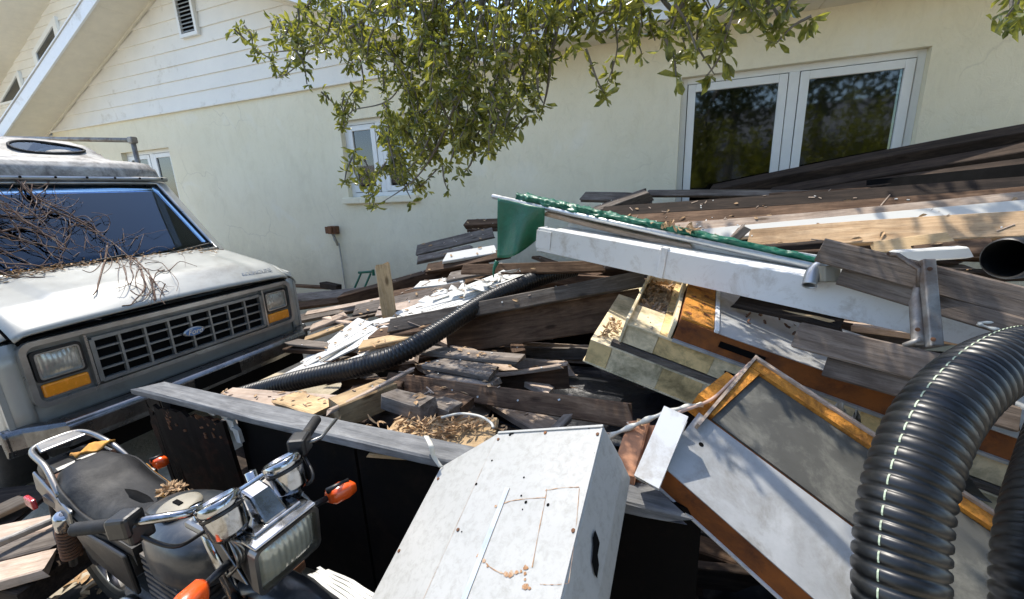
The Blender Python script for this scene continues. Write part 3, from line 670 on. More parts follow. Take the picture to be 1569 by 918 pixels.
tag(TW.build('hanging_twigs', 'bark', oak, smooth=True), kind='stuff')
# trunk, limbs and the crown above the frame
TK = MB()
TK.tube(spline([(5.2, .2, -.2), (5.1, .25, 1.0), (4.85, .35, 2.2), (4.4, .6, 3.4)], 8), [.34 - .12 * i / 24 for i in range(25)], 14)
limbs = [[(4.4, .6, 3.4), (3.6, -.8, 4.6), (2.4, -2.2, 5.0), (1.0, -2.8, 5.1)], [(4.4, .6, 3.3), (3.2, 1.0, 4.1), (1.9, 1.3, 4.5), (.5, 1.6, 4.3), (-.4, 1.8, 3.6)], [(4.4, .6, 3.4), (4.2, 1.9, 4.6), (3.6, 3.2, 5.2), (2.8, 4.3, 5.6)], [(4.4, .6, 3.4), (4.9, -.6, 4.8), (5.6, -1.8, 5.8)], [(3.2, 1.0, 4.1), (2.2, 2.2, 4.9), (1.0, 3.0, 5.2)], [(1.9, 1.3, 4.5), (.9, .6, 4.4), (.4, .9, 3.4)]]
for L in limbs:
    P = spline(L, 8); TK.tube(P, [.16 - .13 * i / (len(P) - 1) for i in range(len(P))], 8)
TK.build('trunk', 'bark', oak, smooth=True)
CR = MB()
for i in range(330):
    L = rg.choice(limbs[1:]); P = spline(L, 6); c = P[rg.randint(5, len(P) - 1)] + Vector((rg.gauss(0, .75), rg.gauss(0, .75), rg.gauss(.35, .4)))
    c.z = max(c.z, 3.9 if c.y < 4 else 4.3)
    if c.x < 0.2 and c.z < 4.2: c.z = 4.4
    if c.x < 1.6 and c.y < 2.3: c.y += 2.2; c.x += .5
    for k in range(26):
        d = rvec(); p = c + rvec() * .3 * rg.random() ** .5
        Lf = rg.uniform(.09, .14); leaf(CR, p, d, rvec(), Lf, Lf * .45)
for i in range(230):   # boughs reaching over the right of the yard
    c = Vector((rg.uniform(1.3, 6.5), rg.uniform(-1.8, 2.6), rg.uniform(3.9, 6.0)))
    for k in range(24):
        d = rvec(); p = c + rvec() * .36 * rg.random() ** .5
        Lf = rg.uniform(.11, .17); leaf(CR, p, d, rvec(), Lf, Lf * .5)
CR.build('crown', 'leaf_dark', oak)

# ------------------------------------------------------------------ across the yard, behind the camera (seen in the window glass)
nb = base('neighbour_house', 'low grey house with a hipped roof across the yard', 'house', (4, -15, 0))
MB().box(-8, 16, -20, -14, 0, 3.3).build('wall', 'neighbour_wall', nb)
MB().add([(-8.6, -20.6, 3.3), (16.6, -20.6, 3.3), (16.6, -13.4, 3.3), (-8.6, -13.4, 3.3), (-4, -17, 5.6), (12, -17, 5.6)], [(0, 1, 5, 4), (1, 2, 5), (2, 3, 4, 5), (3, 0, 4), (0, 3, 2, 1)]).build('roof', 'neighbour_roof', nb)
for x in (-4, 0, 5, 10): MB().box(x, x + 1.4, -14.01, -13.96, 1.2, 2.4).build('window', 'win_glass', nb)
def shrub(x, y, h, r, label):
    o = base('yellow_shrub', label, 'shrub', (x, y, 0), group='shrubs along the far side of the yard')
    f = MB(); s = MB()
    for i in range(44):
        a = rg.uniform(0, 6.28); rr = r * rg.random() ** .5
        tip = Vector((x + math.cos(a) * rr, y + math.sin(a) * rr, h * rg.uniform(.45, 1)))
        P = spline([(x + rg.uniform(-.15, .15), y + rg.uniform(-.15, .15), 0), (x + math.cos(a) * rr * .4, y + math.sin(a) * rr * .4, tip.z * .6), tip], 6)
        s.tube(P, .012, 4, False)
        for p in P[5:]:
            for k in range(10):
                d = (rvec() + Vector((0, 0, .3))).normalized(); leaf(f, p + rvec() * .12, d, rvec(), rg.uniform(.14, .26), .045)
    f.build('foliage', 'shrub', o); s.build('stems', 'bark', o)
for (x, y, h, r) in ((-2.0, -7, 3.5, 1.2), (.4, -7.4, 4.0, 1.3), (2.6, -7, 3.5, 1.3), (4.8, -7.2, 4.4, 1.4), (7.0, -7, 4.0, 1.3)):
    shrub(x, y, h, r, 'loose yellow green shrub growing along the far side of the yard')

def far_tree(x, y, h, r, label):
    o = base('shade_tree', label, 'tree', (x, y, 0), group='trees across the yard')
    MB().tube([(x, y, 0), (x + .2, y, h * .6)], [.22, .12], 8).build('trunk', 'bark', o, smooth=True)
    f = MB()
    for i in range(110):
        c = Vector((x + rg.gauss(0, r * .5), y + rg.gauss(0, r * .5), h * rg.uniform(.5, 1.0)))
        for k in range(16): leaf(f, c + rvec() * .55, rvec(), rvec(), rg.uniform(.22, .36), .13)
    f.build('crown', 'leaf_dark', o)
far_tree(-1.5, -10.5, 8.5, 2.2, 'dark leafy tree beside the grey roof on the far left of the yard')
far_tree(1.6, -11.2, 8.0, 1.8, 'dark leafy tree just right of the middle across the yard')
far_tree(4.6, -10.8, 8.8, 2.0, 'dark leafy tree in front of the grey roof across the yard')
far_tree(7.6, -10.2, 9.0, 1.6, 'tall narrow dark tree at the right end across the yard')
# ================================================================== van (local: +X forward, grille face at x = 0)
van = thing('van', 'old silver beige conversion van with mildewed raised roof parked beside the house', 'van', (-3.44, 1.93, 0))
def sstep(a, b, x):
    t = max(0.0, min(1.0, (x - a) / (b - a))); return t * t * (3 - 2 * t)
def hood_z(x, y):
    t = (x + .70) / .74
    z = 1.435 - .155 * t - .030 * y * y + .020 * sstep(.66, .60, abs(y)) * (1 - sstep(-.22, -.05, x))
    z -= .022 * max(0, (abs(y) - .84) / .06) ** 2
    z -= .085 * max(0, (x + .20) / .24) ** 1.7
    return z
MB().grid(lambda u, v: (-.70 + .74 * v, -.90 + 1.80 * u, hood_z(-.70 + .74 * v, -.90 + 1.80 * u)), 44, 24).build('hood', 'van_paint', van, smooth=True, solid=0.012)
# front face below the hood
fp = MB()
fp.box(-.10, -.01, -.93, .93, .62, 1.135)
front = fp.build('front_panel', 'van_paint', van, bevel=0.02)
MB().box(-.05, .012, -.88, .88, 1.115, 1.15).build('hood_gap', 'dark', van)
# rounded surround
def rrect(y0, y1, z0, z1, r, x, n=5):
    out = []
    for (cy, cz, a0) in ((y1 - r, z1 - r, 0), (y0 + r, z1 - r, 90), (y0 + r, z0 + r, 180), (y1 - r, z0 + r, 270)):
        for i in range(n + 1):
            a = R(a0 + 90 * i / n); out.append((x, cy + r * math.cos(a), cz + r * math.sin(a)))
    return out
def ring(mb, o, i_, d):
    n = len(o); o = [Vector(p) for p in o]; i_ = [Vector(p) for p in i_]; d = Vector((d, 0, 0))
    for k in range(n):
        j = (k + 1) % n; mb.hexa([o[k], o[j], i_[j], i_[k]], [o[k] + d, o[j] + d, i_[j] + d, i_[k] + d])
    return mb
ring(MB(), rrect(-.90, .90, .735, 1.135, .06, -.01), rrect(-.872, .872, .763, 1.105, .045, -.01), .055).build('grille_surround', 'trim', van, smooth=False)
MB().box(-.012, .006, -.872, .872, .764, 1.104).build('grille_backing', 'grille', van)
grille = MB().box(.007, .010, -.585, .585, .785, 1.06).build('grille', 'dark', van)
for i in range(9):
    y = -.585 + 1.17 * i / 8
    MB().box(.011, .05 if i in (0, 8) else .042, y - (.012 if i in (0, 8) else .0065), y + (.012 if i in (0, 8) else .0065), .785, 1.06).build('vertical_bar', 'grille', grille)
for i in range(5):
    z = .785 + .275 * i / 4; e = .011 if i in (0, 4) else .0055
    MB().box(.012, .045 if i in (0, 4) else .036, -.58, .58, z - e, z + e).build('horizontal_bar', 'grille', grille)
emb = MB().lathe([(0.0, .012), (.062, .012), (.072, .006), (.075, 0), (0, 0)], (0, 0, 0), (1, 0, 0), 28)
emb.v = [(x + .05, y * 1.05, z * .46 + .925) for (x, y, z) in emb.v]
emb = emb.build('oval_emblem', 'trim', grille, smooth=True)
e2 = MB().lathe([(0.0, .0), (.064, .0), (.064, .004), (0, .004)], (0, 0, 0), (1, 0, 0), 28); e2.v = [(x + .0615, y * 1.02, z * .42 + .925) for (x, y, z) in e2.v]
e2.build('emblem_field', 'emblem_blue', emb)
TX = Matrix(((0, 0, 1, .067), (1, 0, 0, 0), (0, 1, 0, .925), (0, 0, 0, 1)))
text('Ford', .055, .0012, 'emblem_script', 'trim', emb, TX, 0.35)
for s in (-1, 1):
    y0, y1 = (.628, .858) if s > 0 else (-.858, -.628)
    hl = ring(MB(), rrect(y0, y1, .882, 1.07, .02, .0), rrect(y0 + .014, y1 - .014, .896, 1.056, .018, .0), .03).build('headlight', 'black_plastic', van)
    ring(MB(), rrect(y0 + .014, y1 - .014, .896, 1.056, .018, .0), rrect(y0 + .022, y1 - .022, .904, 1.048, .016, .0), .036).build('bezel', 'trim', hl)
    MB().grid(lambda u, v: (.022 + .016 * (1 - (2 * u - 1) ** 2) * (1 - (2 * v - 1) ** 2), y0 + .022 + (y1 - y0 - .044) * u, .904 + .144 * v), 10, 8).build('lens', 'lamp_glass', hl, smooth=True)
    MB().box(.008, .034, y0 + .008, y1 - .004, .785, .868).build('turn_signal', 'amber', van, bevel=0.012)
    MB().box(.007, .05, (.602 if s > 0 else -.616), (.616 if s > 0 else -.602), .77, 1.10).build('divider', 'trim', van)
# bumper
def bump_sec(y):
    k = sstep(.80, 1.03, abs(y)); return [(.10 - .16 * k, .665), (.20 - .22 * k, .66), (.225 - .22 * k, .635), (.225 - .22 * k, .545), (.20 - .22 * k, .50), (.12 - .16 * k, .49)]
ys = [-1.05, -1.03, -.98, -.92, -.85, -.5, -.32, -.28, 0, .28, .32, .5, .85, .92, .98, 1.03, 1.05]
bm_ = MB(); vs = []
for y in ys:
    for (x, z) in bump_sec(y): vs.append((x, y, z))
n = 6
bm_.add(vs, [(i * n + k, i * n + (k + 1) % n, (i + 1) * n + (k + 1) % n, (i + 1) * n + k) for i in range(len(ys) - 1) for k in range(n)] + [tuple(range(n))[::-1], tuple(range((len(ys) - 1) * n, len(ys) * n))])
bp = bm_.build('bumper', 'bumper', van, bevel=0.014)
MB().box(.226, .232, -.17, .17, .54, .63).build('plate_recess', 'dark', bp)
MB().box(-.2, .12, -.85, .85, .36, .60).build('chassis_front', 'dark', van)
# fenders and sides
WX = -.81
def side(s):
    pts = [(-.01, .60), (-.01, 1.10), (-.06, 1.19), (-.70, 1.345), (-5.05, 1.36), (-5.05, .48), (-4.55, .48)]
    def arch(cx): return [(cx - .42 * math.cos(math.pi * i / 12), .48 + .36 * math.sin(math.pi * i / 12)) for i in range(13)]
    pts += arch(-4.0 - .0)[0:] + [(-3.3, .48), (-1.5, .48)] + arch(WX) + [(-.30, .50)]
    o = MB().prism([(x, s * .985, z) for (x, z) in pts], (0, s * .025, 0)).build('side_panel', 'van_paint', van)
    MB().box(-4.9, -.35, s * 1.0105 if s > 0 else -1.022, 1.022 if s > 0 else -1.0105, .83, .87).build('side_moulding', 'black_plastic', o)
    MB().tube([(-.69, s * 1.013, .55), (-.69, s * 1.013, 1.34)], .004, 4).build('door_seam', 'dark', o)
    ring2 = MB().grid(lambda u, v: (WX - .43 * math.cos(math.pi * u), s * (1.0 + .022 * v), .48 + .37 * math.sin(math.pi * u)), 16, 1)
    ring2.build('arch_lip', 'van_paint', o, solid=.015)
    for cx in (WX, -4.0):
        wh = MB().lathe([(.20, -.10), (.33, -.11), (.365, -.07), (.368, 0), (.365, .07), (.33, .11), (.20, .10)], (cx, s * .86, .365), (0, 1, 0), 28).build('wheel', 'rubber', van, smooth=True)
        MB().lathe([(0, .075), (.07, .085), (.09, .04), (.17, .03), (.205, .10), (.20, -.10), (0, -.1)] if s > 0 else [(0, -.075), (.07, -.085), (.09, -.04), (.17, -.03), (.205, -.10), (.20, .10), (0, .1)], (cx, s * .86, .365), (0, 1, 0), 24).build('rim', 'dull_chrome', wh, smooth=True)
side(-1); side(1)
for s in (-1, 1):   # fender shoulder up to the hood
    MB().grid(lambda u, v: (-.70 + .70 * u, s * (.912 + .098 * math.sin(v * math.pi / 2)), hood_z(-.70 + .70 * u, .90) - .012 - (.14 - .05 * u) * (1 - math.cos(v * math.pi / 2)) ** .9 - .0 * u), 14, 8).build('fender_top', 'van_paint', van, smooth=True, solid=.008)
    MB().tube([(-.70 + .70 * i / 12, s * .906, hood_z(-.70 + .70 * i / 12, .90) - .016) for i in range(13)], .008, 5).build('hood_seam', 'dark', van)
# corner pieces between surround and fender
for s in (-1, 1):
    MB().grid(lambda u, v: (.0 - .06 * u * u, s * (.895 + .115 * math.sin(u * math.pi / 2)), .60 + .54 * v), 6, 4).build('fender_corner', 'van_paint', van, smooth=True, solid=.01)
# cowl, windshield and cab
MB().box(-.86, -.69, -.86, .86, 1.36, 1.425).build('cowl', 'black_plastic', van, bevel=.01)
WB = [(-.76, -.83, 1.43), (-.76, .83, 1.43)]; WT = [(-1.34, .77, 2.06), (-1.34, -.77, 2.06)]
def ws(u, v):
    b0 = Vector((-.76, -.83 + 1.66 * u, 1.43)); t0 = Vector((-1.34, -.77 + 1.54 * u, 2.06)); p = b0.lerp(t0, v)
    k = 1 - (2 * u - 1) ** 2; return (p.x + .10 * k * (1 - .4 * v), p.y, p.z)
MB().grid(ws, 20, 8).build('windshield', 'screen_glass', van, smooth=True, solid=.005)
sur = MB(); P = [ws(0, v / 8) for v in range(9)] + [ws(u / 14, 1) for u in range(1, 15)] + [ws(1, 1 - v / 8) for v in range(1, 9)] + [ws(1 - u / 14, 0) for u in range(1, 15)]
sur.tube([Vector(p) + Vector((.006, 0, .004)) for p in P], .016, 6, False).build('windshield_trim', 'trim', van, smooth=True)
sur2 = MB().tube([Vector(p) + Vector((-.012, 0, -.004)) for p in P], .028, 6, False).build('windshield_seal', 'rubber', van, smooth=True)
for s in (-1, 1):
    MB().hexa([(-.74, s * .84, 1.40), (-.84, s * .99, 1.36), (-.92, s * .99, 1.36), (-.82, s * .84, 1.40)], [(-1.33, s * .78, 2.08), (-1.36, s * .86, 2.08), (-1.46, s * .86, 2.08), (-1.42, s * .78, 2.08)]).build('front_pillar', 'van_paint', van, bevel=.01)
    for x0, x1 in ((-2.22, -2.08), (-3.2, -3.05), (-4.2, -4.05), (-5.05, -4.9)):
        MB().hexa([(x0, s * .93, 1.36), (x1, s * .93, 1.36), (x1, s * .99, 1.36), (x0, s * .99, 1.36)], [(x0, s * .82, 2.10), (x1, s * .82, 2.10), (x1, s * .87, 2.10), (x0, s * .87, 2.10)]).build('pillar', 'van_paint', van)
        MB().hexa([(x0 - .01, s * .895, 1.36), (x1 + .01, s * .895, 1.36), (x1 + .01, s * .925, 1.36), (x0 - .01, s * .925, 1.36)], [(x0 - .01, s * .785, 2.08), (x1 + .01, s * .785, 2.08), (x1 + .01, s * .815, 2.08), (x0 - .01, s * .815, 2.08)]).build('pillar_trim', 'interior', van)
    for x0, x1 in ((-2.48, -2.22), (-3.05, -2.82), (-4.05, -3.2), (-4.9, -4.2)):
        MB().hexa([(x0, s * .935, 1.36), (x1, s * .935, 1.36), (x1, s * .975, 1.36), (x0, s * .975, 1.36)], [(x0, s * .822, 2.10), (x1, s * .822, 2.10), (x1, s * .862, 2.10), (x0, s * .862, 2.10)]).build('side_wall', 'van_paint', van)
        MB().hexa([(x0, s * .90, 1.36), (x1, s * .90, 1.36), (x1, s * .93, 1.36), (x0, s * .93, 1.36)], [(x0, s * .79, 2.08), (x1, s * .79, 2.08), (x1, s * .82, 2.08), (x0, s * .82, 2.08)]).build('inner_trim', 'interior', van)
    for x0, x1 in ((-2.08, -.95), (-2.82, -2.48)):
        xt = x1 if x1 < -1 else -1.46
        MB().hexa([(x0, s * .955, 1.36), (x1, s * .955, 1.36), (x1, s * .96, 1.36), (x0, s * .96, 1.36)], [(x0, s * .845, 2.09), (xt, s * .845, 2.09), (xt, s * .85, 2.09), (x0, s * .85, 2.09)]).build('side_window', 'side_glass', van)
    MB().tube([(-1.08, s * .945, 1.38), (-1.42, s * .86, 2.06)], .018, 6).build('vent_window_bar', 'black_plastic', van)
    MB().tube([(-1.36, s * .875, 2.105), (-5.05, s * .885, 2.105)], .016, 6).build('drip_rail', 'trim', van)
MB().box(-5.05, -1.36, -.86, .86, 2.085, 2.10).build('roof_pan', 'dark', van)
MB().tube([(-1.33 + .065 * (1 - (y / .86) ** 2), y, 2.10) for y in [-.86 + 1.72 * i / 16 for i in range(17)]], .022, 6).build('roof_lip', 'trim', van, smooth=True)
for i in range(9): MB().lathe([(.009, 0), (.009, .006), (0, .008)], (-1.30 + .075 * (1 - ((-.8 + .2 * i) / .86) ** 2), -.8 + .2 * i, 2.105), (1, 0, .3), 8).build('roof_screw', 'dark', van)
# raised roof: skirt and dome as one moulded shell
def ht(u, v):
    # u around half outline front to back, v up the section
    y = -.90 + 1.80 * u; x0 = -1.26 - .22 * abs(2 * u - 1) ** 3.5; e = abs(2 * u - 1)
    prof = [(0, 2.12), (.012, 2.19), (.06, 2.245), (.20, 2.275), (.55, 2.30), (.66, 2.345), (.80, 2.455), (1.0, 2.51), (1.3, 2.535), (3.78, 2.535)]
    f = v * (len(prof) - 1); i = min(int(f), len(prof) - 2); t = f - i
    dx = prof[i][0] + (prof[i + 1][0] - prof[i][0]) * t; z = prof[i][1] + (prof[i + 1][1] - prof[i][1]) * t
    side = max(0.0, (e - .70) / .30); lim = 2.52 - .38 * side ** 1.3 if e > .7 else 9
    if e >= .999: lim = 2.12
    return (x0 - dx, y, min(z, lim))
hto = MB().grid(ht, 48, 27).build('raised_roof', 'hightop', van, smooth=True)
MB().add([(-5.05, -.9, 2.12), (-5.05, .9, 2.12), (-5.05, .62, 2.565), (-5.05, -.62, 2.565)], [(0, 1, 2, 3)]).build('roof_back', 'hightop', van)
for s in (-1, 1):
    pts = []
    for i in range(24):
        a = 2 * math.pi * i / 24; yy = .34 + .27 * math.cos(a); vv = .5 + .5 * math.sin(a) * (1 - .35 * math.cos(a))
        pts.append((yy, vv))
    x_of = lambda yy, vv: -1.26 - .22 * (yy / .9) ** 3.5 - (.665 + .125 * vv)
    z_of = lambda vv: 2.350 + .105 * vv
    nrm = Vector((.62, 0, .78))
    ol = [Vector((x_of(y, v), s * y, z_of(v))) + nrm * .006 for (y, v) in pts]
    sk = MB().add(ol, [tuple(range(24))]).build('skylight', 'screen_glass', van)
    MB().tube(ol + [ol[0]], .012, 6, False).build('skylight_seal', 'rubber', sk, smooth=True)
    MB().add([p - nrm * .004 for p in ol], [tuple(range(24))]).build('skylight_backing', 'dark_room', sk)
# wipers
for s in (-.42, .30):
    wp = MB().tube([Vector(ws((s + .83) / 1.66, .02)) + Vector((.03, 0, .0)), Vector(ws(min(1, (s + .83 + .48) / 1.66), .07)) + Vector((.03, 0, .01))], .009, 5).build('wiper', 'black_plastic', van)
    MB().tube([Vector(ws(max(0, (s + .83 + .12) / 1.66), .035)) + Vector((.02, 0, .0)), Vector(ws(min(1, (s + .83 + .62) / 1.66), .075)) + Vector((.02, 0, .0))], .006, 4).build('blade', 'rubber', wp)
# hood lettering on the front lip, house side
lm = Matrix(((0, -.62, .78, -.030), (1, 0, 0, .66), (0, .78, .62, hood_z(-.035, .66) + .012), (0, 0, 0, 1)))
text('ECONOLINE', .05, .0015, 'hood_lettering', 'trim', van, lm)
# cab interior
MB().box(-1.15, -.85, -.82, .82, 1.0, 1.36).build('dashboard', 'interior', van, bevel=.04)
MB().box(-5.0, -.6, -.94, .94, .50, .56).build('floor', 'interior', van)
MB().box(-5.04, -5.0, -.9, .9, .5, 2.1).build('rear_door', 'interior', van)
for s in (-1, 1):
    st = MB().box(-2.1, -1.55, s * .48 - .25, s * .48 + .25, .85, 1.05).build('seat', 'interior', van, bevel=.05)
    MB().hexa([(-2.15, s * .48 - .25, 1.0), (-1.98, s * .48 - .25, 1.0), (-1.98, s * .48 + .25, 1.0), (-2.15, s * .48 + .25, 1.0)], [(-2.3, s * .48 - .2, 1.75), (-2.18, s * .48 - .2, 1.75), (-2.18, s * .48 + .2, 1.75), (-2.3, s * .48 + .2, 1.75)]).build('backrest', 'interior', st, bevel=.04)
st = MB().lathe([(.17, -.012), (.185, 0), (.17, .012), (.158, 0), (.17, -.012)], (-1.32, .45, 1.32), (-.75, 0, .66), 24).build('steering_wheel', 'black_plastic', van, smooth=True)

# dead vines thrown over the hood and windshield
rv = random.Random(11)
vn = MB()
vx, vy = -3.44, 1.93
def surf_pt(x, y):
    """height of hood or glass under a point of the van (local)"""
    if x > -.74: return hood_z(x, max(-.98, min(.98, y)))
    t = min(1, (-.70 - x) / .55); return 1.43 + .64 * t
for i in range(48):
    big = i < 9
    x, y = rv.uniform(-1.25, -.85), rv.uniform(-1.05, -.35)
    if big: x, y = rv.uniform(-1.3, -1.1), rv.uniform(-1.0, -.6)
    h = rv.uniform(.02, .20); ang = rv.uniform(-.2, 1.1) if i % 3 else rv.uniform(-2, 2.5)
    P = []; n = rv.randint(12, 26) if not big else 26
    for k in range(n):
        P.append((vx + x, vy + y, surf_pt(x, y) + .01 + max(0, h)))
        ang += rv.uniform(-.55, .55) if not big else rv.uniform(-.22, .22)
        x += math.cos(ang) * .026; y += math.sin(ang) * .036; h = max(0.0, h + rv.uniform(-.022, .012))
        if x > -.06 or y > .35: break
    if len(P) > 3:
        r0 = .010 if big else rv.uniform(.0022, .005)
        vn.tube(P, [r0 * (1 - .7 * k / len(P)) for k in range(len(P))], 5, False)
for (pts) in (((20, 268), (60, 310), (130, 345), (200, 395), (235, 430), (252, 452)), ((0, 262), (50, 300), (110, 330), (170, 370), (215, 410)), ((215, 410), (222, 440), (205, 462), (190, 480)), ((230, 425), (238, 455), (240, 475)), ((165, 372), (160, 405), (150, 440), (143, 452)), ((0, 320), (55, 330), (105, 320)), ((0, 355), (40, 350), (90, 370), (120, 400))):
    P = []
    for (px, py) in pts:
        lo = None
        for k in range(80):
            q = atx(px, py, -3.45 - 1.5 * k / 79); lo = q
            if surf_pt(q.x - vx, q.y - vy) > q.z: break
        P.append(lo)
    # nearest the camera first contact is on the glass; keep a little above it
    P = spline([p + (CAM - p).normalized() * .03 for p in P], 8)
    P = [Vector((p.x, p.y, max(p.z, surf_pt(p.x - vx, p.y - vy) + .012))) for p in P]
    vn.tube(P, [.0075 * (1 - .6 * k / len(P)) for k in range(len(P))], 6, False)
guide = [(20, 275), (70, 318), (130, 350), (190, 392), (225, 425)]
for i in range(62):
    t = rv.random() ** .8 * 3.999; k = int(t); gx = guide[k][0] + (guide[k + 1][0] - guide[k][0]) * (t - k); gy = guide[k][1] + (guide[k + 1][1] - guide[k][1]) * (t - k)
    pts = [(gx + rv.gauss(0, 14), gy + rv.gauss(0, 14))]; a = rv.uniform(-.6, 2.2)
    for j in range(rv.randint(3, 6)):
        a += rv.uniform(-.9, .9); pts.append((pts[-1][0] + math.cos(a) * 13, pts[-1][1] + math.sin(a) * 13))
    P = []
    for (px, py) in pts:
        for k in range(40):
            q = atx(px, py, -3.45 - 1.5 * k / 39)
            if surf_pt(q.x - vx, q.y - vy) > q.z: break
        P.append(q + (CAM - q).normalized() * rv.uniform(.02, .10))
    P = spline(P, 4); P = [Vector((p.x, p.y, max(p.z, surf_pt(p.x - vx, p.y - vy) + .008))) for p in P]
    r0 = rv.uniform(.002, .0045); vn.tube(P, [r0 * (1 - .6 * j / len(P)) for j in range(len(P))], 5, False)
tag(vn.build('dead_vine_tangle', 'vine', None, smooth=True), 'tangle of dead brown vines lying across the van windshield and hood', 'dead vines')
lt = MB()
for i in range(420):
    x = rv.uniform(-.78, -.60); y = rv.uniform(-.98, .75) if i % 3 else rv.uniform(-.9, 0); p = Vector((vx + x, vy + y, surf_pt(max(x, -.73), y) + rv.uniform(.004, .025)))
    d = Vector((rv.uniform(-1, 1), rv.uniform(-1, 1), rv.uniform(-.2, .3))).normalized(); leaf(lt, p, d, Vector((rv.uniform(-.5, .5), rv.uniform(-.5, .5), 1)), rv.uniform(.02, .05), .012)
tag(lt.build('hood_leaf_litter', 'straw', None), 'dry leaf litter gathered along the van windshield base', 'leaf litter', kind='stuff')

# ================================================================== motorcycle (local: +X forward)
moto = thing('motorcycle', 'derelict black motorcycle with torn seat and square headlight beside the trailer', 'motorcycle', (-1.75, .765, 0), -.075)
def ell(u, v, c, r, p=1.0):
    a = 2 * math.pi * u; b = math.pi * (v - .5)
    return (c[0] + r[0] * math.cos(b) * math.cos(a), c[1] + r[1] * math.cos(b) * math.sin(a), c[2] + r[2] * math.sin(b))
for (x, nm) in ((.62, 'front_wheel'), (-.68, 'rear_wheel')):
    wh = MB().lathe([(.235, -.045), (.28, -.052), (.305, -.03), (.312, 0), (.305, .03), (.28, .052), (.235, .045)], (x, 0, .312), (0, 1, 0), 30).build(nm, 'rubber', moto, smooth=True)
    MB().lathe([(.215, -.03), (.235, -.045), (.238, 0), (.235, .045), (.215, .03), (.215, -.03)], (x, 0, .312), (0, 1, 0), 30).build('rim', 'dull_chrome', wh, smooth=True)
    sp = MB()
    for i in range(6):
        a = i * math.pi / 3; sp.tube([(x, 0, .312), (x + .22 * math.cos(a), 0, .312 + .22 * math.sin(a))], .016, 6)
    sp.build('spokes', 'engine', wh); MB().lathe([(0, -.07), (.05, -.07), (.05, .07), (0, .07)], (x, 0, .312), (0, 1, 0), 16).build('hub', 'engine', wh)
for s in (-1, 1):
    MB().tube([(.62, s * .085, .30), (.54, s * .085, .60)], .024, 12).build('fork_slider', 'dull_chrome', moto, smooth=True)
    MB().tube([(.54, s * .085, .60), (.43, s * .085, .97)], .018, 12).build('fork_tube', 'chrome', moto, smooth=True)
    MB().tube([(.555, s * .085, .56), (.53, s * .085, .64)], .029, 12).build('fork_boot', 'rubber', moto, smooth=True)
    # rear shock with its coil spring
    a, b = Vector((-.62, s * .14, .36)), Vector((-.50, s * .145, .665)); d = (b - a).normalized(); L = (b - a).length
    sh = MB().tube([a, b], .014, 8).build('shock_absorber', 'dull_chrome', moto, smooth=True)
    u = d.orthogonal().normalized(); w_ = d.cross(u)
    MB().tube([a + d * (.06 + (L - .15) * i / 110) + (u * math.cos(i * .51) + w_ * math.sin(i * .51)) * .030 for i in range(111)], .0062, 6).build('spring', 'rust' if s < 0 else 'iron', sh, smooth=True)
    MB().lathe([(0, 0), (.030, 0), (.034, .03), (.034, .09), (.024, .10), (0, .10)], b - d * .10, d, 16).build('shock_cap', 'chrome', sh, smooth=True)
MB().grid(lambda u, v: (.62 + .345 * math.cos(R(10 + 150 * u)), -.06 + .12 * v, .312 + .345 * math.sin(R(10 + 150 * u)) + .012 * (1 - (2 * v - 1) ** 2)), 16, 4).build('front_fender', 'tank', moto, smooth=True, solid=.004)
MB().grid(lambda u, v: (-.68 + .36 * math.cos(R(35 + 150 * u)), -.075 + .15 * v, .312 + .36 * math.sin(R(35 + 150 * u)) + .015 * (1 - (2 * v - 1) ** 2)), 16, 4).build('rear_fender', 'black_plastic', moto, smooth=True, solid=.004)
MB().tube(spline([(.42, 0, .93), (.40, 0, .72), (.30, 0, .35), (-.2, 0, .28), (-.32, 0, .5), (-.42, 0, .70), (-.85, 0, .74)], 6), .022, 8).build('frame_tube', 'dark', moto, smooth=True)
MB().tube(spline([(.40, 0, .86), (.1, 0, .74), (-.42, 0, .70)], 6), .025, 8).build('top_tube', 'dark', moto, smooth=True)
en = MB().box(-.22, .22, -.13, .13, .24, .42).build('engine', 'engine', moto, bevel=.03)
for i in range(8): MB().box(-.02 + i * .002, .20 + i * .002, -.11, .11, .425 + i * .028, .44 + i * .028).build('cooling_fin', 'engine', en)
MB().lathe([(0, 0), (.10, 0), (.11, -.03), (0, -.035)], (-.08, -.13, .33), (0, 1, 0), 20).build('engine_cover', 'dull_chrome', en, smooth=True)
MB().tube(spline([(.2, .09, .5), (.3, .11, .40), (.22, .13, .24), (-.2, .15, .22), (-.9, .18, .27)], 8), [.02] * 20 + [.042] * 13, 10).build('exhaust', 'dull_chrome', moto, smooth=True)
# tank
def tankf(u, v):
    a = 2 * math.pi * u; b = math.pi * (v - .5)
    ca, sa = math.cos(a), math.sin(a); sq = lambda t, p: math.copysign(abs(t) ** p, t)
    x = .165 + .25 * sq(math.cos(b), .75) * sq(ca, .8); y = .150 * sq(math.cos(b), .65) * sq(sa, .7); z = .705 + .125 * sq(math.sin(b), .7)
    k = (x + .085) / .50; y *= .62 + .38 * sstep(0, .6, k); z -= .03 * (1 - k)
    return (x, y, z)
tank = MB().grid(tankf, 36, 20).build('fuel_tank', 'tank', moto, smooth=True)
MB().lathe([(0, .016), (.052, .014), (.066, .006), (.068, 0)], (.155, -.02, .822), (-.04, -.02, 1), 28).build('filler_ring', 'cream_plastic', tank, smooth=True)
MB().box(.135, .175, -.03, -.015, .836, .842).build('filler_slot', 'dark', tank)
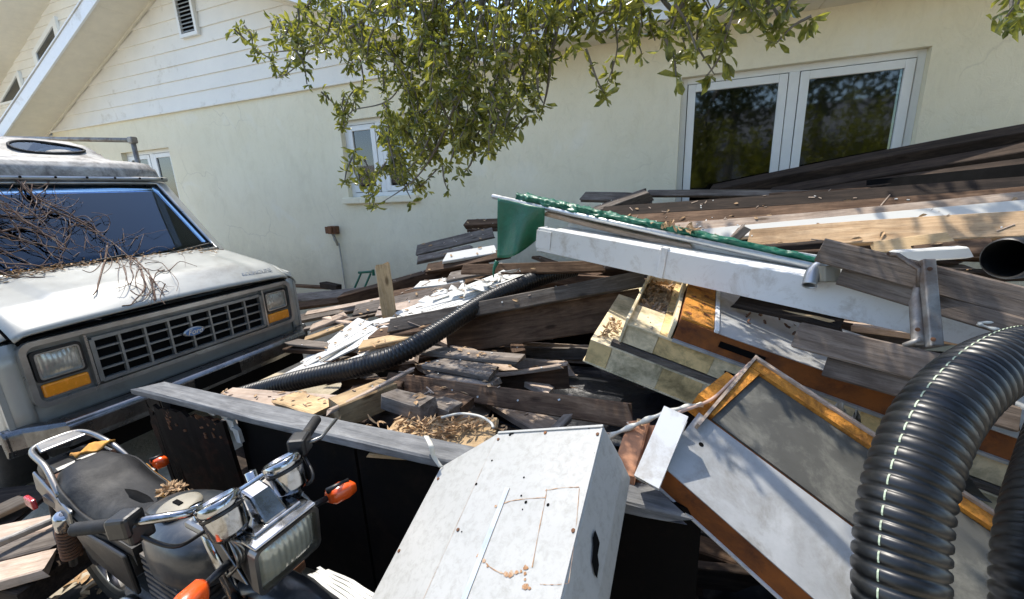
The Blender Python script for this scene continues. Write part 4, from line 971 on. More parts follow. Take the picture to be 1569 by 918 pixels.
# seat: padded, edge welt, torn corner
def seatf(u, v):
    t = u; x = -.03 - .66 * t; w_ = .112 + .028 * sstep(.05, .5, t) - .03 * sstep(.7, 1, t)
    s = 2 * v - 1; e = abs(s)
    zt = .755 - .028 * math.sin(math.pi * min(1, t * 1.5)) * (1 if t < .66 else 0) + .035 * sstep(.55, .8, t)
    z = zt - .075 * e ** 4.5 - .05 * max(0, (.06 - t) / .06) ** 2 - .05 * max(0, (t - .94) / .06) ** 2
    return (x, w_ * s * (1.0), z + .003 * mnoise.noise((x * 14, s * 3, 1)))
seat = MB().grid(seatf, 30, 18).build('seat', 'vinyl_seat', moto, smooth=True)
MB().prism([(-.02, -.12, .625), (-.02, .12, .625), (-.69, .145, .655), (-.69, -.145, .655)], (0, 0, .035)).build('seat_pan', 'black_plastic', seat)
for s in (-1, 1):
    MB().grid(lambda u, v: (seatf(u, (1 + s) / 2)[0], seatf(u, (1 + s) / 2)[1] + s * .004, seatf(u, (1 + s) / 2)[2] - .0 - v * .055 * (1 if True else 0)), 24, 2).build('seat_side', 'vinyl_seat', seat, smooth=True)
    MB().tube([Vector(seatf(u / 20, .5 + s * .455)) + Vector((0, 0, .004)) for u in range(21)], .0065, 6).build('welt', 'vinyl_seat', seat, smooth=True)
MB().grid(lambda u, v: tuple(Vector(seatf(.02 + .14 * u, .62 + .30 * v)) + Vector((0, 0, .014 * math.sin(math.pi * u) * math.sin(math.pi * v) + .006 * mnoise.noise((u * 9, v * 9, 3))))), 12, 12).build('torn_foam', 'foam', seat, smooth=True)
MB().grid(lambda u, v: tuple(Vector(seatf(.30 + .36 * u, .955 + .05 * v)) + Vector((0, .006, .004 - .03 * v * math.sin(math.pi * u)))), 14, 4).build('torn_foam', 'foam', seat, smooth=True, solid=.004)
MB().grid(lambda u, v: (-.67 - .06 * u, -.02 + .14 * v, .795 + .012 * math.sin(3 * u + 9 * v)), 8, 8).build('torn_foam', 'foam', seat, smooth=True, solid=.01)
MB().box(-.71, -.65, -.12, .12, .70, .75).build('seat_back_edge', 'rust', seat, bevel=.01)
sl_ = MB()
for i in range(150):
    q = Vector(seatf(.03 + .11 * rg.random(), .66 + .26 * rg.random())); d = Vector((rg.uniform(-1, 1), rg.uniform(-1, 1), rg.uniform(-.3, .5))).normalized()
    leaf(sl_, q + Vector((0, 0, rg.uniform(.012, .03))), d, rvec(), rg.uniform(.018, .04), .012)
tag(sl_.build('seat_leaf_litter', 'straw', seat), kind='stuff')
# side covers and tail
for s in (-1, 1):
    MB().prism([(-.06, s * .115, .44), (-.06, s * .12, .625), (-.44, s * .14, .65), (-.38, s * .12, .48)], (0, s * .018, 0)).build('side_cover', 'black_plastic', moto, bevel=.01)
    MB().hexa([(-.42, s * .135, .62), (-.84, s * .11, .655), (-.84, s * .125, .655), (-.42, s * .155, .62)], [(-.42, s * .13, .70), (-.84, s * .105, .745), (-.84, s * .12, .745), (-.42, s * .15, .70)]).build('tail_side', 'dull_chrome', moto, bevel=.008)
MB().box(-.90, -.72, -.095, .095, .675, .755).build('tail_cover', 'black_plastic', moto, bevel=.025)
MB().box(-.94, -.902, -.075, .075, .66, .73).build('tail_light', 'red', moto, bevel=.012)
rk_ = MB().tube(spline([(-.56, -.125, .715), (-.70, -.105, .795), (-.90, -.085, .812), (-.935, 0, .815), (-.90, .085, .812), (-.70, .105, .795), (-.56, .125, .715)], 8), .012, 8).build('grab_rail', 'dull_chrome', moto, smooth=True)
MB().hexa([(-.83, -.080, .808), (-.925, -.066, .812), (-.925, .066, .812), (-.83, .080, .808)], [(-.83, -.080, .822), (-.925, -.066, .826), (-.925, .066, .826), (-.83, .080, .822)]).build('rack_plate', 'dull_chrome', rk_, bevel=.006)
# side reflector and rear signals
MB().box(-.74, -.66, -.186, -.168, .655, .70).build('side_reflector', 'red', moto, bevel=.006)
def signal(p0, p1, dirx, length, nm='turn_signal'):
    p0 = Vector(p0); p1 = Vector(p1); d = (p1 - p0).normalized()
    o = MB().tube([p0, p1], [.013, .010], 8).build(nm, 'black_plastic', moto, smooth=True)
    ax = Vector((1, 0, 0)); az = ax.cross(d).normalized()
    b = MB(); n = 12; vs = []
    for i, (f, rx, rz) in enumerate(((0, .016, .018), (.12, .030, .027), (.6, .032, .029), (.9, .026, .022), (1.0, .012, .010))):
        for k in range(n):
            a = 2 * math.pi * k / n; c_ = math.cos(a); s_ = math.sin(a)
            vs.append(p1 + d * length * f + ax * (math.copysign(abs(c_) ** .6, c_) * rx + .004) + az * math.copysign(abs(s_) ** .6, s_) * rz)
    b.add(vs, [(i * n + k, i * n + (k + 1) % n, (i + 1) * n + (k + 1) % n, (i + 1) * n + k) for i in range(4) for k in range(n)] + [tuple(range(n))[::-1], tuple(range(4 * n, 5 * n))])
    b.build('lens', 'orange', o, smooth=True)
    cap = MB(); cap.tube([p1 + d * length * .02 + az * .026 - ax * .0, p1 + d * length * .85 + az * .025], [.012, .008], 6); cap.build('housing', 'black_plastic', o, smooth=True)
signal((.60, -.10, .85), (.62, -.185, .855), 1, .105); signal((.61, .10, .845), (.64, .20, .845), 1, .095)
signal((-.60, .11, .64), (-.58, .19, .645), 1, .06); 
# headlight
hl = ring(MB(), rrect(-.105, .105, .765, .925, .022, 0), rrect(-.095, .095, .775, .915, .018, 0), .03)
tilt = Matrix.Translation((.685, 0, .845)) @ Matrix.Rotation(R(6), 4, 'Y') @ Matrix.Translation((0, 0, -.845))
def xf(mb, m): mb.v = [tuple(m @ Vector(p)) for p in mb.v]; return mb
hlo = xf(hl, tilt).build('headlight', 'dull_chrome', moto)
sh = MB(); o_ = rrect(-.105, .105, .765, .925, .022, 0); i2 = [(-.11, y * .72, .845 + (z - .845) * .72) for (_, y, z) in o_]; nn_ = len(o_)
sh.add(o_ + i2, [(k, (k + 1) % nn_, nn_ + (k + 1) % nn_, nn_ + k) for k in range(nn_)] + [tuple(range(nn_, 2 * nn_))])
xf(sh, tilt).build('shell', 'black_plastic', hlo)
xf(MB().grid(lambda u, v: (.012 + .028 * (1 - (2 * u - 1) ** 4) * (1 - (2 * v - 1) ** 4), -.095 + .19 * u, .775 + .14 * v), 14, 12), tilt).build('lens', 'lamp_lens', hlo, smooth=True)
xf(MB().box(-.10, .03, -.100, .100, .926, .936), tilt).build('visor_trim', 'chrome', hlo, bevel=.004)
# gauges
for s in (-1, 1):
    ax = Vector((-.42, 0, .9)).normalized(); c = Vector((.635, s * .098, .945))
    ga = MB().lathe([(0, 0), (.036, .002), (.050, .02), (.053, .072), (.0535, .074)], c, ax, 32).build('gauge', 'chrome', moto, smooth=True)
    MB().lathe([(.0545, .076), (.0555, .080), (.0545, .084)], c, ax, 32).build('band', 'black_plastic', ga, smooth=True)
    MB().lathe([(.053, .085), (.057, .088), (.057, .112), (.049, .117), (.047, .110), (0, .108)], c, ax, 32).build('rim', 'chrome', ga, smooth=True)
    cl = MB()
    for k in range(4): cl.tube(spline([c + Vector((.01 * k - .01, s * .01, 0)), c + Vector((.03, s * (.02 - .012 * k), -.05)), c + Vector((-.02, s * .01 * k, -.12))], 6), .005, 5)
    cl.build('gauge_cables', 'dull_chrome', ga, smooth=True)
idp = MB().hexa([(.62, -.038, .945), (.685, -.038, .945), (.685, .038, .945), (.62, .038, .945)], [(.575, -.032, 1.025), (.625, -.032, 1.015), (.625, .032, 1.015), (.575, .032, 1.025)]).build('indicator_panel', 'chrome', moto, bevel=.008)
MB().hexa([(.57, -.09, .935), (.69, -.075, .935), (.69, .075, .935), (.57, .09, .935)], [(.57, -.09, .947), (.69, -.075, .947), (.69, .075, .947), (.57, .09, .947)]).build('gauge_bracket', 'chrome', moto, bevel=.004)
MB().box(.41, .56, -.12, .12, .905, .932).build('triple_clamp', 'dull_chrome', moto, bevel=.012)
MB().box(.50, .585, -.12, .12, .60, .64).build('lower_clamp', 'rust', moto, bevel=.012)
for s in (-1, 1):
    MB().hexa([(.60, s * .105, .80), (.67, s * .105, .80), (.67, s * .112, .80), (.60, s * .112, .80)], [(.50, s * .105, .94), (.55, s * .105, .94), (.55, s * .112, .94), (.50, s * .112, .94)]).build('headlight_ear', 'dull_chrome', moto, bevel=.003)
    hp = spline([(.47, s * .02, .95), (.50, s * .07, .985), (.53, s * .14, 1.02), (.49, s * .20, 1.035), (.40, s * .25, 1.025), (.28, s * .295, 1.005)] if s < 0 else [(.47, s * .02, .95), (.52, s * .07, .985), (.57, s * .13, 1.02), (.57, s * .19, 1.04), (.53, s * .25, 1.05), (.49, s * .315, 1.05)], 8)
    MB().tube(hp, .0125, 10).build('handlebar', 'chrome', moto, smooth=True)
    d = (hp[-1] - hp[-9]).normalized()
    gp = []
    for i in range(25): gp.append(hp[-1] - d * .115 + d * .125 * i / 24)
    MB().tube(gp, [.0185 if i % 2 else .0168 for i in range(25)], 12).build('grip', 'rubber', moto, smooth=True)
    sb = hp[-1] - d * .155; wv = d.cross(Vector((0, 0, 1))).normalized()
    sw = MB().obox(sb, d * .034, wv * .030, Vector((0, 0, .032))).build('switch_housing', 'black_plastic', moto, bevel=.01)
    MB().tube([sb + wv * s * .02, sb + wv * s * .06 + d * .03, sb + wv * s * .075 + d * .15], .007, 6).build('lever', 'dull_chrome', moto, smooth=True) if s > 0 else None
    MB().tube(spline([sb - Vector((0, 0, .02)), sb + Vector((.1, -s * .05, -.08)), (.50, s * .08, .90), (.48, s * .05, .70)], 8), .006, 5).build('cable', 'black_plastic', moto, smooth=True)
MB().obox((.43, -.225, 1.005), (.03, 0, 0), (0, .03, 0), (0, 0, .03)).build('mirror_stub', 'black_plastic', moto, bevel=.008)
hn = MB()
for i in range(12):
    y = rg.uniform(-.09, .09); hn.tube(spline([(.53, y, .93), (.58, y + rg.uniform(-.03, .03), .80), (.56, y * .5, .66), (.50, y * .4, .60)], 6), .005, 5)
hn.build('wiring_harness', 'black_plastic', moto, smooth=True)
MB().tube([(-.35, -.12, .26), (-.42, -.22, .04)], .012, 6).build('side_stand', 'iron', moto)
# ================================================================== trailer
tr = base('trailer', 'black plywood sided utility trailer filled with lumber scraps', 'trailer', (-.2, 2.0, 0))
TX0, TX1, TY0, TY1, TZ0, TZ1 = -2.55, 2.3, 1.20, 3.0, .34, .925
def ply(x0, x1, z0, z1, mat, lean=0.0, jag=0.0, nm='side_panel', y=TY0):
    n = 14; top = []; rr = random.Random(int((x0 + 9) * 100))
    for i in range(n + 1): top.append(z1 - jag * rr.random() * (1 if i % 2 else .4))
    b = MB(); vs = []
    for i in range(n + 1):
        x = x0 + (x1 - x0) * i / n
        for (yy, z) in ((y, z0), (y - lean, top[i]), (y - lean + .018, top[i]), (y + .018, z0)): vs.append((x, yy, z))
    b.add(vs, [(i * 4 + k, i * 4 + (k + 1) % 4, (i + 1) * 4 + (k + 1) % 4, (i + 1) * 4 + k) for i in range(n) for k in range(4)] + [(3, 2, 1, 0), (n * 4, n * 4 + 1, n * 4 + 2, n * 4 + 3)])
    return b.build(nm, mat, tr)
ply(-2.50, -1.97, .07, .86, 'brown_ply', .05, .035)
ply(-1.90, -1.235, .07, .895, 'black_ply')
ply(-1.22, -.20, .07, .895, 'black_ply')
ply(-.19, .10, .07, .895, 'black_ply')
ply(.11, .85, .07, .56, 'black_ply')
ply(.86, 2.3, .07, .42, 'black_ply')
for i, x in enumerate((-2.53, -1.94, -1.27, .06)):
    MB().box(x - .04, x + .04, TY0 + .022, TY0 + .09, .07, .89).build('post', 'black_ply', tr, bevel=.006)
# splintered strips at the broken corner
for i in range(9):
    x = -2.58 + .015 * i + rg.uniform(-.01, .01)
    MB().hexa([(x, TY0 - .02, .3), (x + .012, TY0 - .02, .3), (x + .012, TY0 - .005, .3), (x, TY0 - .005, .3)], [(x + rg.uniform(-.03, .02), TY0 - .04, rg.uniform(.72, .93))] * 1 + [(x + .01, TY0 - .04, .80), (x + .01, TY0 - .03, .80), (x, TY0 - .03, .80)]).build('splinter', 'brown_ply', tr)
for i, (x, z, h) in enumerate(((-1.955, .80, .07), (-1.93, .74, .09), (-2.08, .86, .02), (-1.99, .85, .03))):
    MB().hexa([(x, TY0 - .03, z), (x + .03, TY0 - .03, z), (x + .03, TY0 - .012, z), (x, TY0 - .012, z)], [(x + .01, TY0 - .045, z + h), (x + .035, TY0 - .035, z + h * .8), (x + .035, TY0 - .02, z + h * .8), (x + .01, TY0 - .02, z + h)]).build('chipped_edge', 'w_white', tr)
for i in range(26):
    x = rg.choice((-2.4, -2.35, -2.2, -2.05, -2.1)) + rg.uniform(-.06, .06); z = rg.uniform(.72, .84) if x < -1.6 else rg.uniform(.4, .85)
    MB().hexa([(x, TY0 - .045, z), (x + .018, TY0 - .045, z + .006), (x + .018, TY0 - .02, z), (x, TY0 - .02, z)], [(x + .004, TY0 - .05, z + rg.uniform(.01, .04)), (x + .015, TY0 - .05, z + .018), (x + .015, TY0 - .025, z + .018), (x + .004, TY0 - .025, z + .02)]).build('paint_flake', 'rust', tr)
ra, rb = Vector((-2.55, 1.165, .94)), Vector((-.02, 1.165, .94))
board((-2.53, 1.175, .935), (-.42, 1.185, .915), .11, .04, 'w_rail', 0, 'top_rail', tr, rough=2.5)
board((-.40, 1.185, .912), (.02, 1.185, .905), .11, .04, 'w_rail', 0, 'top_rail', tr, rough=2.5)
for (x0, x1) in ((TX0, TX1),):
    MB().box(x0, x1, TY0 + .02, TY1, .30, .34).build('floor', 'w_dark', tr)
    MB().box(x0, x1, TY1, TY1 + .02, .30, .86).build('back_panel', 'black_ply', tr)
    MB().box(x1, x1 + .02, TY0, TY1, .30, .88).build('end_panel', 'black_ply', tr)
    MB().box(x0, x1, TY0 + .1, TY0 + .16, .20, .298).box(x0, x1, TY1 - .16, TY1 - .1, .20, .298).build('chassis', 'rust', tr)
for y in (TY0 + .25, TY1 - .25):
    MB().lathe([(.13, -.08), (.25, -.085), (.27, 0), (.25, .085), (.13, .08), (0, .05)], (.4, y, .27), (0, 1, 0), 20).build('wheel', 'rubber', tr, smooth=True)

# ================================================================== the heap of lumber
def heap(x, y):
    k = sstep(-3.4, .2, x); far = sstep(2.6, 5.0, y)
    return (.72 + .42 * k) * (1 - far) + (.36 + 1.32 * k + .18 * sstep(.5, 2.5, x)) * far
COLN = {'w_grey': 'grey', 'w_brown': 'brown', 'w_dark': 'dark', 'w_pale': 'pale'}
SHPN = {(.09, .04): 'narrow stud', (.14, .04): 'plank', (.19, .025): 'wide plank', (.14, .022): 'thin board', (.09, .09): 'square post'}
def place(p, inside):
    if inside:
        return ('buried at the left end of the trailer load', 'buried under the drain hose in the trailer', 'buried in the dark hollow of the trailer', 'buried under the foam panels in the trailer')[min(3, max(0, int((p.x + 2.6) / 1.1)))]
    if p.y < 4.0: return ('buried in the heap in front of the van', 'buried in the heap behind the big grained timber', 'buried in the heap under the white trough', 'buried in the heap under the wide tan board')[min(3, max(0, int((p.x + 3.1) / 1.4)))]
    return ('at the foot of the wall below the outlet box', 'at the foot of the wall left of the green tarp', 'at the foot of the wall under the window', 'against the wall under the dark timbers')[min(3, max(0, int((p.x + 3.1) / 1.4)))]
rf = random.Random(77)
for i in range(150):
    x = rf.uniform(-3.0, 2.6); y = rf.uniform(1.5, 4.9)
    if x < -2.3 and y < 2.9: y += 1.3
    L = rf.uniform(.9, 2.3); a = rf.gauss(.08, .22) if rf.random() < .88 else rf.uniform(-1.2, 1.2)
    h = heap(x, y) - .10 - rf.random() * .32
    if y < 3.0: h = min(h, .80 - rf.random() * .25)
    if y < 2.75 and x > -1.0: h = min(h, .52)
    d = Vector((math.cos(a), math.sin(a) * (.5 if y > 4 or y < 2 else 1), rf.gauss(.02, .06))) * L / 2
    p = Vector((x, min(4.75, y), max(.08, h)))
    q0, q1 = p - d, p + d
    q0.y = min(5.05, max(1.36, q0.y)); q1.y = min(5.05, max(1.36, q1.y)); q0.x = max(-3.1, q0.x); q0.z = max(.06, q0.z); q1.z = max(.06, q1.z)
    m = rf.choice(['w_grey', 'w_grey', 'w_brown', 'w_brown', 'w_dark', 'w_pale', 'w_pale'])
    wd, th = rf.choice([(.09, .04), (.09, .04), (.14, .04), (.19, .025), (.14, .022), (.14, .022)])
    inside = y < 3.0
    board(q0, q1, wd, th, m, rf.choice([0, 0, 90, rf.uniform(-30, 30)]), 'scrap_board', None,
          f'{"long" if L > 1.6 else "short"} {"slanting" if abs(d.z) > .045 * L / 2 or abs(a) > .3 else "level"} {COLN[m]} {SHPN[(wd, th)]} {place(p, inside)}', 'board', 'scrap boards in the trailer' if inside else 'scrap boards in the heap by the wall', rough=2)

G, B_, D_, F_, P_, W_ = 'w_grey', 'w_brown', 'w_dark', 'w_fresh', 'w_pale', 'w_white'
# --- left, between van and house
pb((448, 458, 4.0), (560, 447, 4.4), .16, .04, G, 'pale grey plank lying lowest against the wall by the van', 30)
pb((440, 472, 3.7), (560, 455, 4.1), .10, .05, B_, 'brown plank just under the pale plank beside the van', 30)
pb((440, 437, 4.7), (506, 441, 4.7), .09, .04, B_, 'short brown board at the foot of the wall beside the van')
pb((496, 436, 4.6), (520, 441, 4.5), .10, .08, D_, 'small dark wood block below the outlet box', cat='wood block', name='wood_block')
pb((445, 492, 3.2), (600, 462, 3.7), .11, .045, G, 'grey plank running up from the van headlight to the dark beam', 30)
pb((455, 507, 2.9), (590, 478, 3.3), .09, .03, G, 'thin grey plank under the upright board')
beam = pb((526, 459, 3.55), (748, 398, 4.0), .15, .12, B_, 'thick brown beam sloping up from the van towards the green tarp', 8, name='beam', cat='beam')
pb((597, 486, 2.72), (586, 406, 2.80), .115, .03, F_, 'short upright board with a fresh pale lower half', 0, bow=.004)
pb((500, 487, 2.9), (640, 492, 2.65), .06, .025, P_, 'narrow bleached strip bent across the siding', 0, bow=-.05)
pb((478, 503, 2.75), (530, 482, 2.95), .14, .03, P_, 'cream plywood scrap above the white siding', 5)
pb((470, 520, 2.6), (525, 500, 2.75), .07, .03, F_, 'splintered pale scrap at the corner of the siding', 15)
pb((640, 384, 4.1), (755, 357, 4.3), .16, .03, G, 'wide grey board ending left of the tarp', 40)
pb((642, 398, 3.9), (725, 381, 4.1), .10, .05, G, 'grey block end under the wide grey board', 35)
pb((682, 396, 3.75), (760, 383, 3.85), .13, .035, W_, 'short white painted board left of the tarp', 35)
pb((716, 344, 4.4), (800, 340, 4.5), .13, .06, B_, 'topmost brown beam end left of the tarp', 25, name='beam', cat='beam')
pb((718, 353, 4.35), (800, 350, 4.45), .12, .03, B_, 'thin reddish board under the topmost beam end')
pb((655, 412, 3.7), (780, 388, 3.8), .12, .04, B_, 'brown plank just below the white painted board', 40)
pb((640, 437, 3.45), (712, 428, 3.5), .13, .02, W_, 'white painted scrap resting on the thick brown beam', 20)
pb((710, 413, 3.05), (925, 408, 2.95), .085, .035, B_, 'level brown board passing under the green tarp', 60)
pb((596, 500, 2.40), (985, 427, 2.70), .10, .04, G, 'long grey board crossing over the drain hose', 62)
pb((575, 512, 2.42), (690, 497, 2.4), .12, .03, B_, 'split brown board under the long grey board', 20)
pb((690, 517, 2.55), (985, 470, 2.75), .24, .08, B_, 'big brown timber with open grain behind the drain hose', 75, name='timber', cat='timber')
pb((790, 480, 2.9), (1010, 452, 3.0), .13, .05, D_, 'dark timber above the big grained timber', 60, name='timber', cat='timber')
pb((790, 452, 3.05), (1000, 440, 3.1), .09, .04, B_, 'brown timber in shadow under the white trough', 60, name='timber', cat='timber')
pb((545, 476, 3.1), (705, 441, 3.35), .15, .03, G, 'grey plank between the thick beam and the peeling soffit panel', 35)
pb((580, 478, 3.0), (690, 455, 3.2), .12, .03, P_, 'bleached plank behind the upright board', 35)
pb((600, 455, 3.5), (760, 425, 3.6), .14, .04, B_, 'brown plank lying along the foot of the thick beam', 40)
pb((690, 425, 3.5), (770, 410, 3.6), .13, .03, G, 'grey offcut just below the level brown board', 30)
pb((540, 560, 2.1), (640, 545, 2.2), .12, .03, P_, 'bleached plank end under the drain hose', 20)
pb((470, 583, 1.95), (560, 548, 2.3), .10, .03, F_, 'fresh pale lath beside the grooved soffit panel', 10)
pb((555, 530, 2.25), (660, 508, 2.45), .10, .035, F_, 'splintered tan plank above the drain hose', 15)
# --- inside the trailer
pb((655, 537, 2.25), (800, 551, 2.15), .12, .03, G, 'grey board end above the short stack')
pb((660, 557, 2.1), (757, 573, 2.0), .14, .035, G, 'top board of the short stack below the drain hose')
pb((670, 572, 2.05), (757, 590, 1.95), .15, .04, G, 'second board of the short stack below the drain hose')
pb((675, 585, 2.0), (752, 604, 1.92), .15, .04, B_, 'lowest board of the short stack below the drain hose')
pb((760, 575, 2.15), (858, 561, 2.2), .03, .025, P_, 'thin pale stick beside the short stack')
pb((598, 583, 1.95), (968, 637, 1.62), .10, .035, B_, 'long brown board spanning the dark gap in the trailer', 62)
blk = pb((514, 634, 1.42), (596, 600, 1.72), .13, .13, F_, 'big square cut post end behind the trailer rail', name='post_block', cat='wood block', rough=.4)
pb((436, 611, 1.60), (498, 630, 1.42), .15, .03, F_, 'pale flat board left of the square post end')
pb((506, 630, 1.36), (630, 567, 1.85), .025, .02, P_, 'thin grey stick leaning over the square post end')
pb((600, 612, 1.55), (660, 628, 1.45), .10, .08, G, 'grey block end right of the square post end', name='wood_block', cat='wood block')
pb((655, 602, 1.7), (715, 622, 1.58), .11, .05, B_, 'brown board end behind the grey block')
pb((660, 618, 1.6), (700, 632, 1.5), .10, .06, G, 'second grey block end below the brown board end', name='wood_block', cat='wood block')
pb((540, 600, 1.8), (620, 590, 1.9), .10, .04, B_, 'brown offcut under the drain hose')
pb((590, 668, 1.30), (760, 672, 1.42), .30, .02, F_, 'pale plywood strip with leaf litter inside the trailer rail')
pb((845, 665, 1.45), (870, 640, 1.6), .04, .03, G, 'short grey stick behind the white cabinet')
pb((955, 733, 1.22), (978, 652, 1.45), .075, .03, 'brick', 'reddish wood piece between the white cabinet and channel')
pb((968, 730, 1.25), (992, 655, 1.48), .06, .025, 'brick', 'second reddish piece beside the aluminium channel')
# --- right, against the wall
pb((1090, 296, 4.75), (1640, 196, 4.35), .17, .12, D_, 'topmost dark timber leaning up past the window', 20, name='timber', cat='timber')
pb((1180, 300, 4.55), (1640, 222, 4.15), .15, .09, D_, 'second dark timber under the topmost one', 25, name='timber', cat='timber')
pb((1210, 304, 4.4), (1640, 246, 4.0), .13, .06, D_, 'third dark timber above the black beam', 25, name='timber', cat='timber')
pb((1330, 291, 4.25), (1640, 262, 3.85), .13, .10, 'dark', 'square ended black beam lying on the lumber', 60, name='black_beam', cat='beam')
pb((992, 297, 4.35), (1335, 300, 4.2), .07, .035, G, 'thin pale grey board at the foot of the window', 50)
pb((1180, 304, 4.2), (1335, 296, 4.15), .09, .03, B_, 'tan board ending at the black beam', 60)
pb((895, 302, 4.5), (1000, 306, 4.4), .13, .04, G, 'grey board end left of the window', 40)
pb((905, 330, 4.1), (994, 298, 4.2), .13, .09, G, 'thick grey timber end pointing up left of the window', 20, name='timber', cat='timber')
pb((925, 328, 4.0), (1640, 282, 3.6), .13, .07, D_, 'upper long dark timber of the stack below the window', 40, name='timber', cat='timber')
pb((940, 340, 3.9), (1640, 296, 3.5), .12, .06, B_, 'lower long brown timber of the stack below the window', 40, name='timber', cat='timber')
pb((985, 352, 3.75), (1300, 330, 3.6), .10, .04, B_, 'brown board just above the pinkish board', 40)
pb((1035, 350, 3.5), (1640, 298, 3.25), .095, .03, P_, 'long pinkish sunlit board highest of the bright boards', 45)
pb((1075, 361, 3.3), (1640, 313, 3.05), .10, .03, W_, 'long white painted board between pinkish and tan boards', 45)
pb((1120, 362, 3.2), (1640, 327, 2.95), .06, .03, W_, 'narrow white painted board below the long white one', 40)
pb((1150, 368, 3.1), (1640, 342, 2.75), .155, .035, 'w_tan', 'wide tan board with leaf shadows above the black pipe', 48)
pb((1125, 366, 2.95), (1142, 350, 2.95), .07, .05, G, 'small grey block end beside the tarp', name='wood_block', cat='wood block')
pb((1150, 382, 2.8), (1270, 374, 2.75), .09, .04, D_, 'dark board under the wide tan board')
pb((1200, 390, 2.7), (1270, 386, 2.68), .07, .03, B_, 'brown offcut behind the bench slats')
pb((1340, 382, 2.7), (1455, 368, 2.65), .08, .04, F_, 'yellowish board end left of the black pipe', 50)
pb((1400, 388, 2.6), (1520, 378, 2.5), .10, .03, B_, 'brown board just left of the black pipe mouth', 30)
pb((1370, 392, 2.45), (1478, 386, 2.4), .06, .05, W_, 'white painted batten behind the bench slats')
pb((1130, 462, 2.35), (1290, 497, 2.15), .08, .03, D_, 'dark splintered board in the gap under the trough', 30)
pb((1160, 470, 2.3), (1275, 492, 2.15), .02, .015, F_, 'thin pale splinter in the gap under the trough')
# --- near the motorcycle
for i, (a, b, m, lab) in enumerate((((-60, 838), (95, 803), P_, 'sunlit pale plank behind the motorcycle rear wheel'), ((-60, 868), (92, 828), G, 'middle grey plank behind the motorcycle rear wheel'), ((-60, 900), (80, 862), P_, 'nearest pale plank behind the motorcycle rear wheel'))):
    board(atz(*a, .34), atz(*b, .34), .14, .05, m, 0, label=lab, cat='board')
board(atz(-60, 850, .25), atz(95, 880, .25), .3, .1, D_, 0, label='dark timber under the pale planks by the motorcycle', cat='timber', name='timber')
board(atz(-80, 790, .30), atz(60, 770, .30), .35, .02, D_, 0, label='dark plywood scrap by the van wheel', cat='plywood', name='plywood_scrap')
board(atz(-30, 845, .42), atz(85, 795, .40), .03, .03, 'iron', 0, label='dark iron bar lying over the planks by the motorcycle', cat='iron bar', name='iron_bar')
for i, (a, b) in enumerate((((-40, 800), (40, 765)),)):
    board(atz(*a, .36), atz(*b, .36), .12, .03, 'w_tan', 0, label='orange tinted board end at the left edge', cat='board')

# ================================================================== white ribbed soffit panels
def ribbed(corners, n, mat, name, label, thick=.004, rib=.012, seed=1):
    """sheet between four corners (a-b top edge, d-c bottom edge) folded into n flat lanes with grooves; each lane a piece"""
    a, b, c, d = [Vector(p) for p in corners]; nr = (b - a).cross(d - a).normalized()
    if nr.z < 0: nr = -nr
    root = base(name, label, 'soffit panel', (a + b + c + d) / 4)
    rr = random.Random(seed)
    for i in range(n):
        f0, f1 = i / n, (i + 1) / n - .10 / n
        P = []
        for k in range(7):
            t = k / 6; wob = nr * (.012 * mnoise.noise((t * 3, seed, i * .3)))
            e = 0
            P.append([a.lerp(b, t).lerp(d.lerp(c, t), f0) + wob, a.lerp(b, t).lerp(d.lerp(c, t), f1) + wob])
        s0, s1 = rr.uniform(-.05, .05), rr.uniform(-.05, .05)
        P[0] = [p + (b - a) * s0 for p in P[0]]; P[6] = [p + (b - a) * s1 for p in P[6]]
        m = MB(); vs = []
        for (p, q) in P: vs += [p, q, q - nr * rib, p - nr * rib]
        m.add(vs, [(k * 4 + j, k * 4 + (j + 1) % 4, (k + 1) * 4 + (j + 1) % 4, (k + 1) * 4 + j) for k in range(6) for j in range(4)] + [(0, 1, 2, 3), (24, 25, 26, 27)])
        m.build('lane', mat, root)
    return root
ribbed([at(462, 553, 2.35), at(548, 487, 2.85), at(606, 503, 2.6), at(500, 566, 2.2)][0:2] + [at(600, 506, 2.55), at(492, 560, 2.2)], 4, 'white_vinyl', 'soffit_panel', 'bright white grooved soffit panel lying in front of the van bumper', seed=3)
ribbed([at(612, 476, 2.75), at(760, 420, 3.3), at(838, 418, 3.1), at(640, 494, 2.6)], 5, 'white_vinyl', 'soffit_panel', 'bright white peeling soffit panel under the drain hose and tarp', seed=8)
pb((352, 607, 1.72), (492, 556, 2.22), .07, .012, W_, 'narrow grey white strip running down towards the trailer corner', 10)
pb((415, 588, 1.95), (560, 512, 2.55), .05, .012, W_, 'long thin white strip just above the narrow grey white strip', 15)
pb((520, 560, 2.15), (625, 518, 2.4), .05, .015, W_, 'short white strip under the long grey board', 15)
pb((606, 482, 2.72), (790, 432, 3.02), .05, .015, W_, 'white strip along the lower edge of the peeling panel', 20)
pb((560, 500, 2.7), (650, 470, 2.95), .08, .012, W_, 'white scrap between upright board and peeling panel', 25)
pb((470, 480, 3.2), (600, 455, 3.5), .06, .015, P_, 'pale lath crossing behind the upright board', 25)
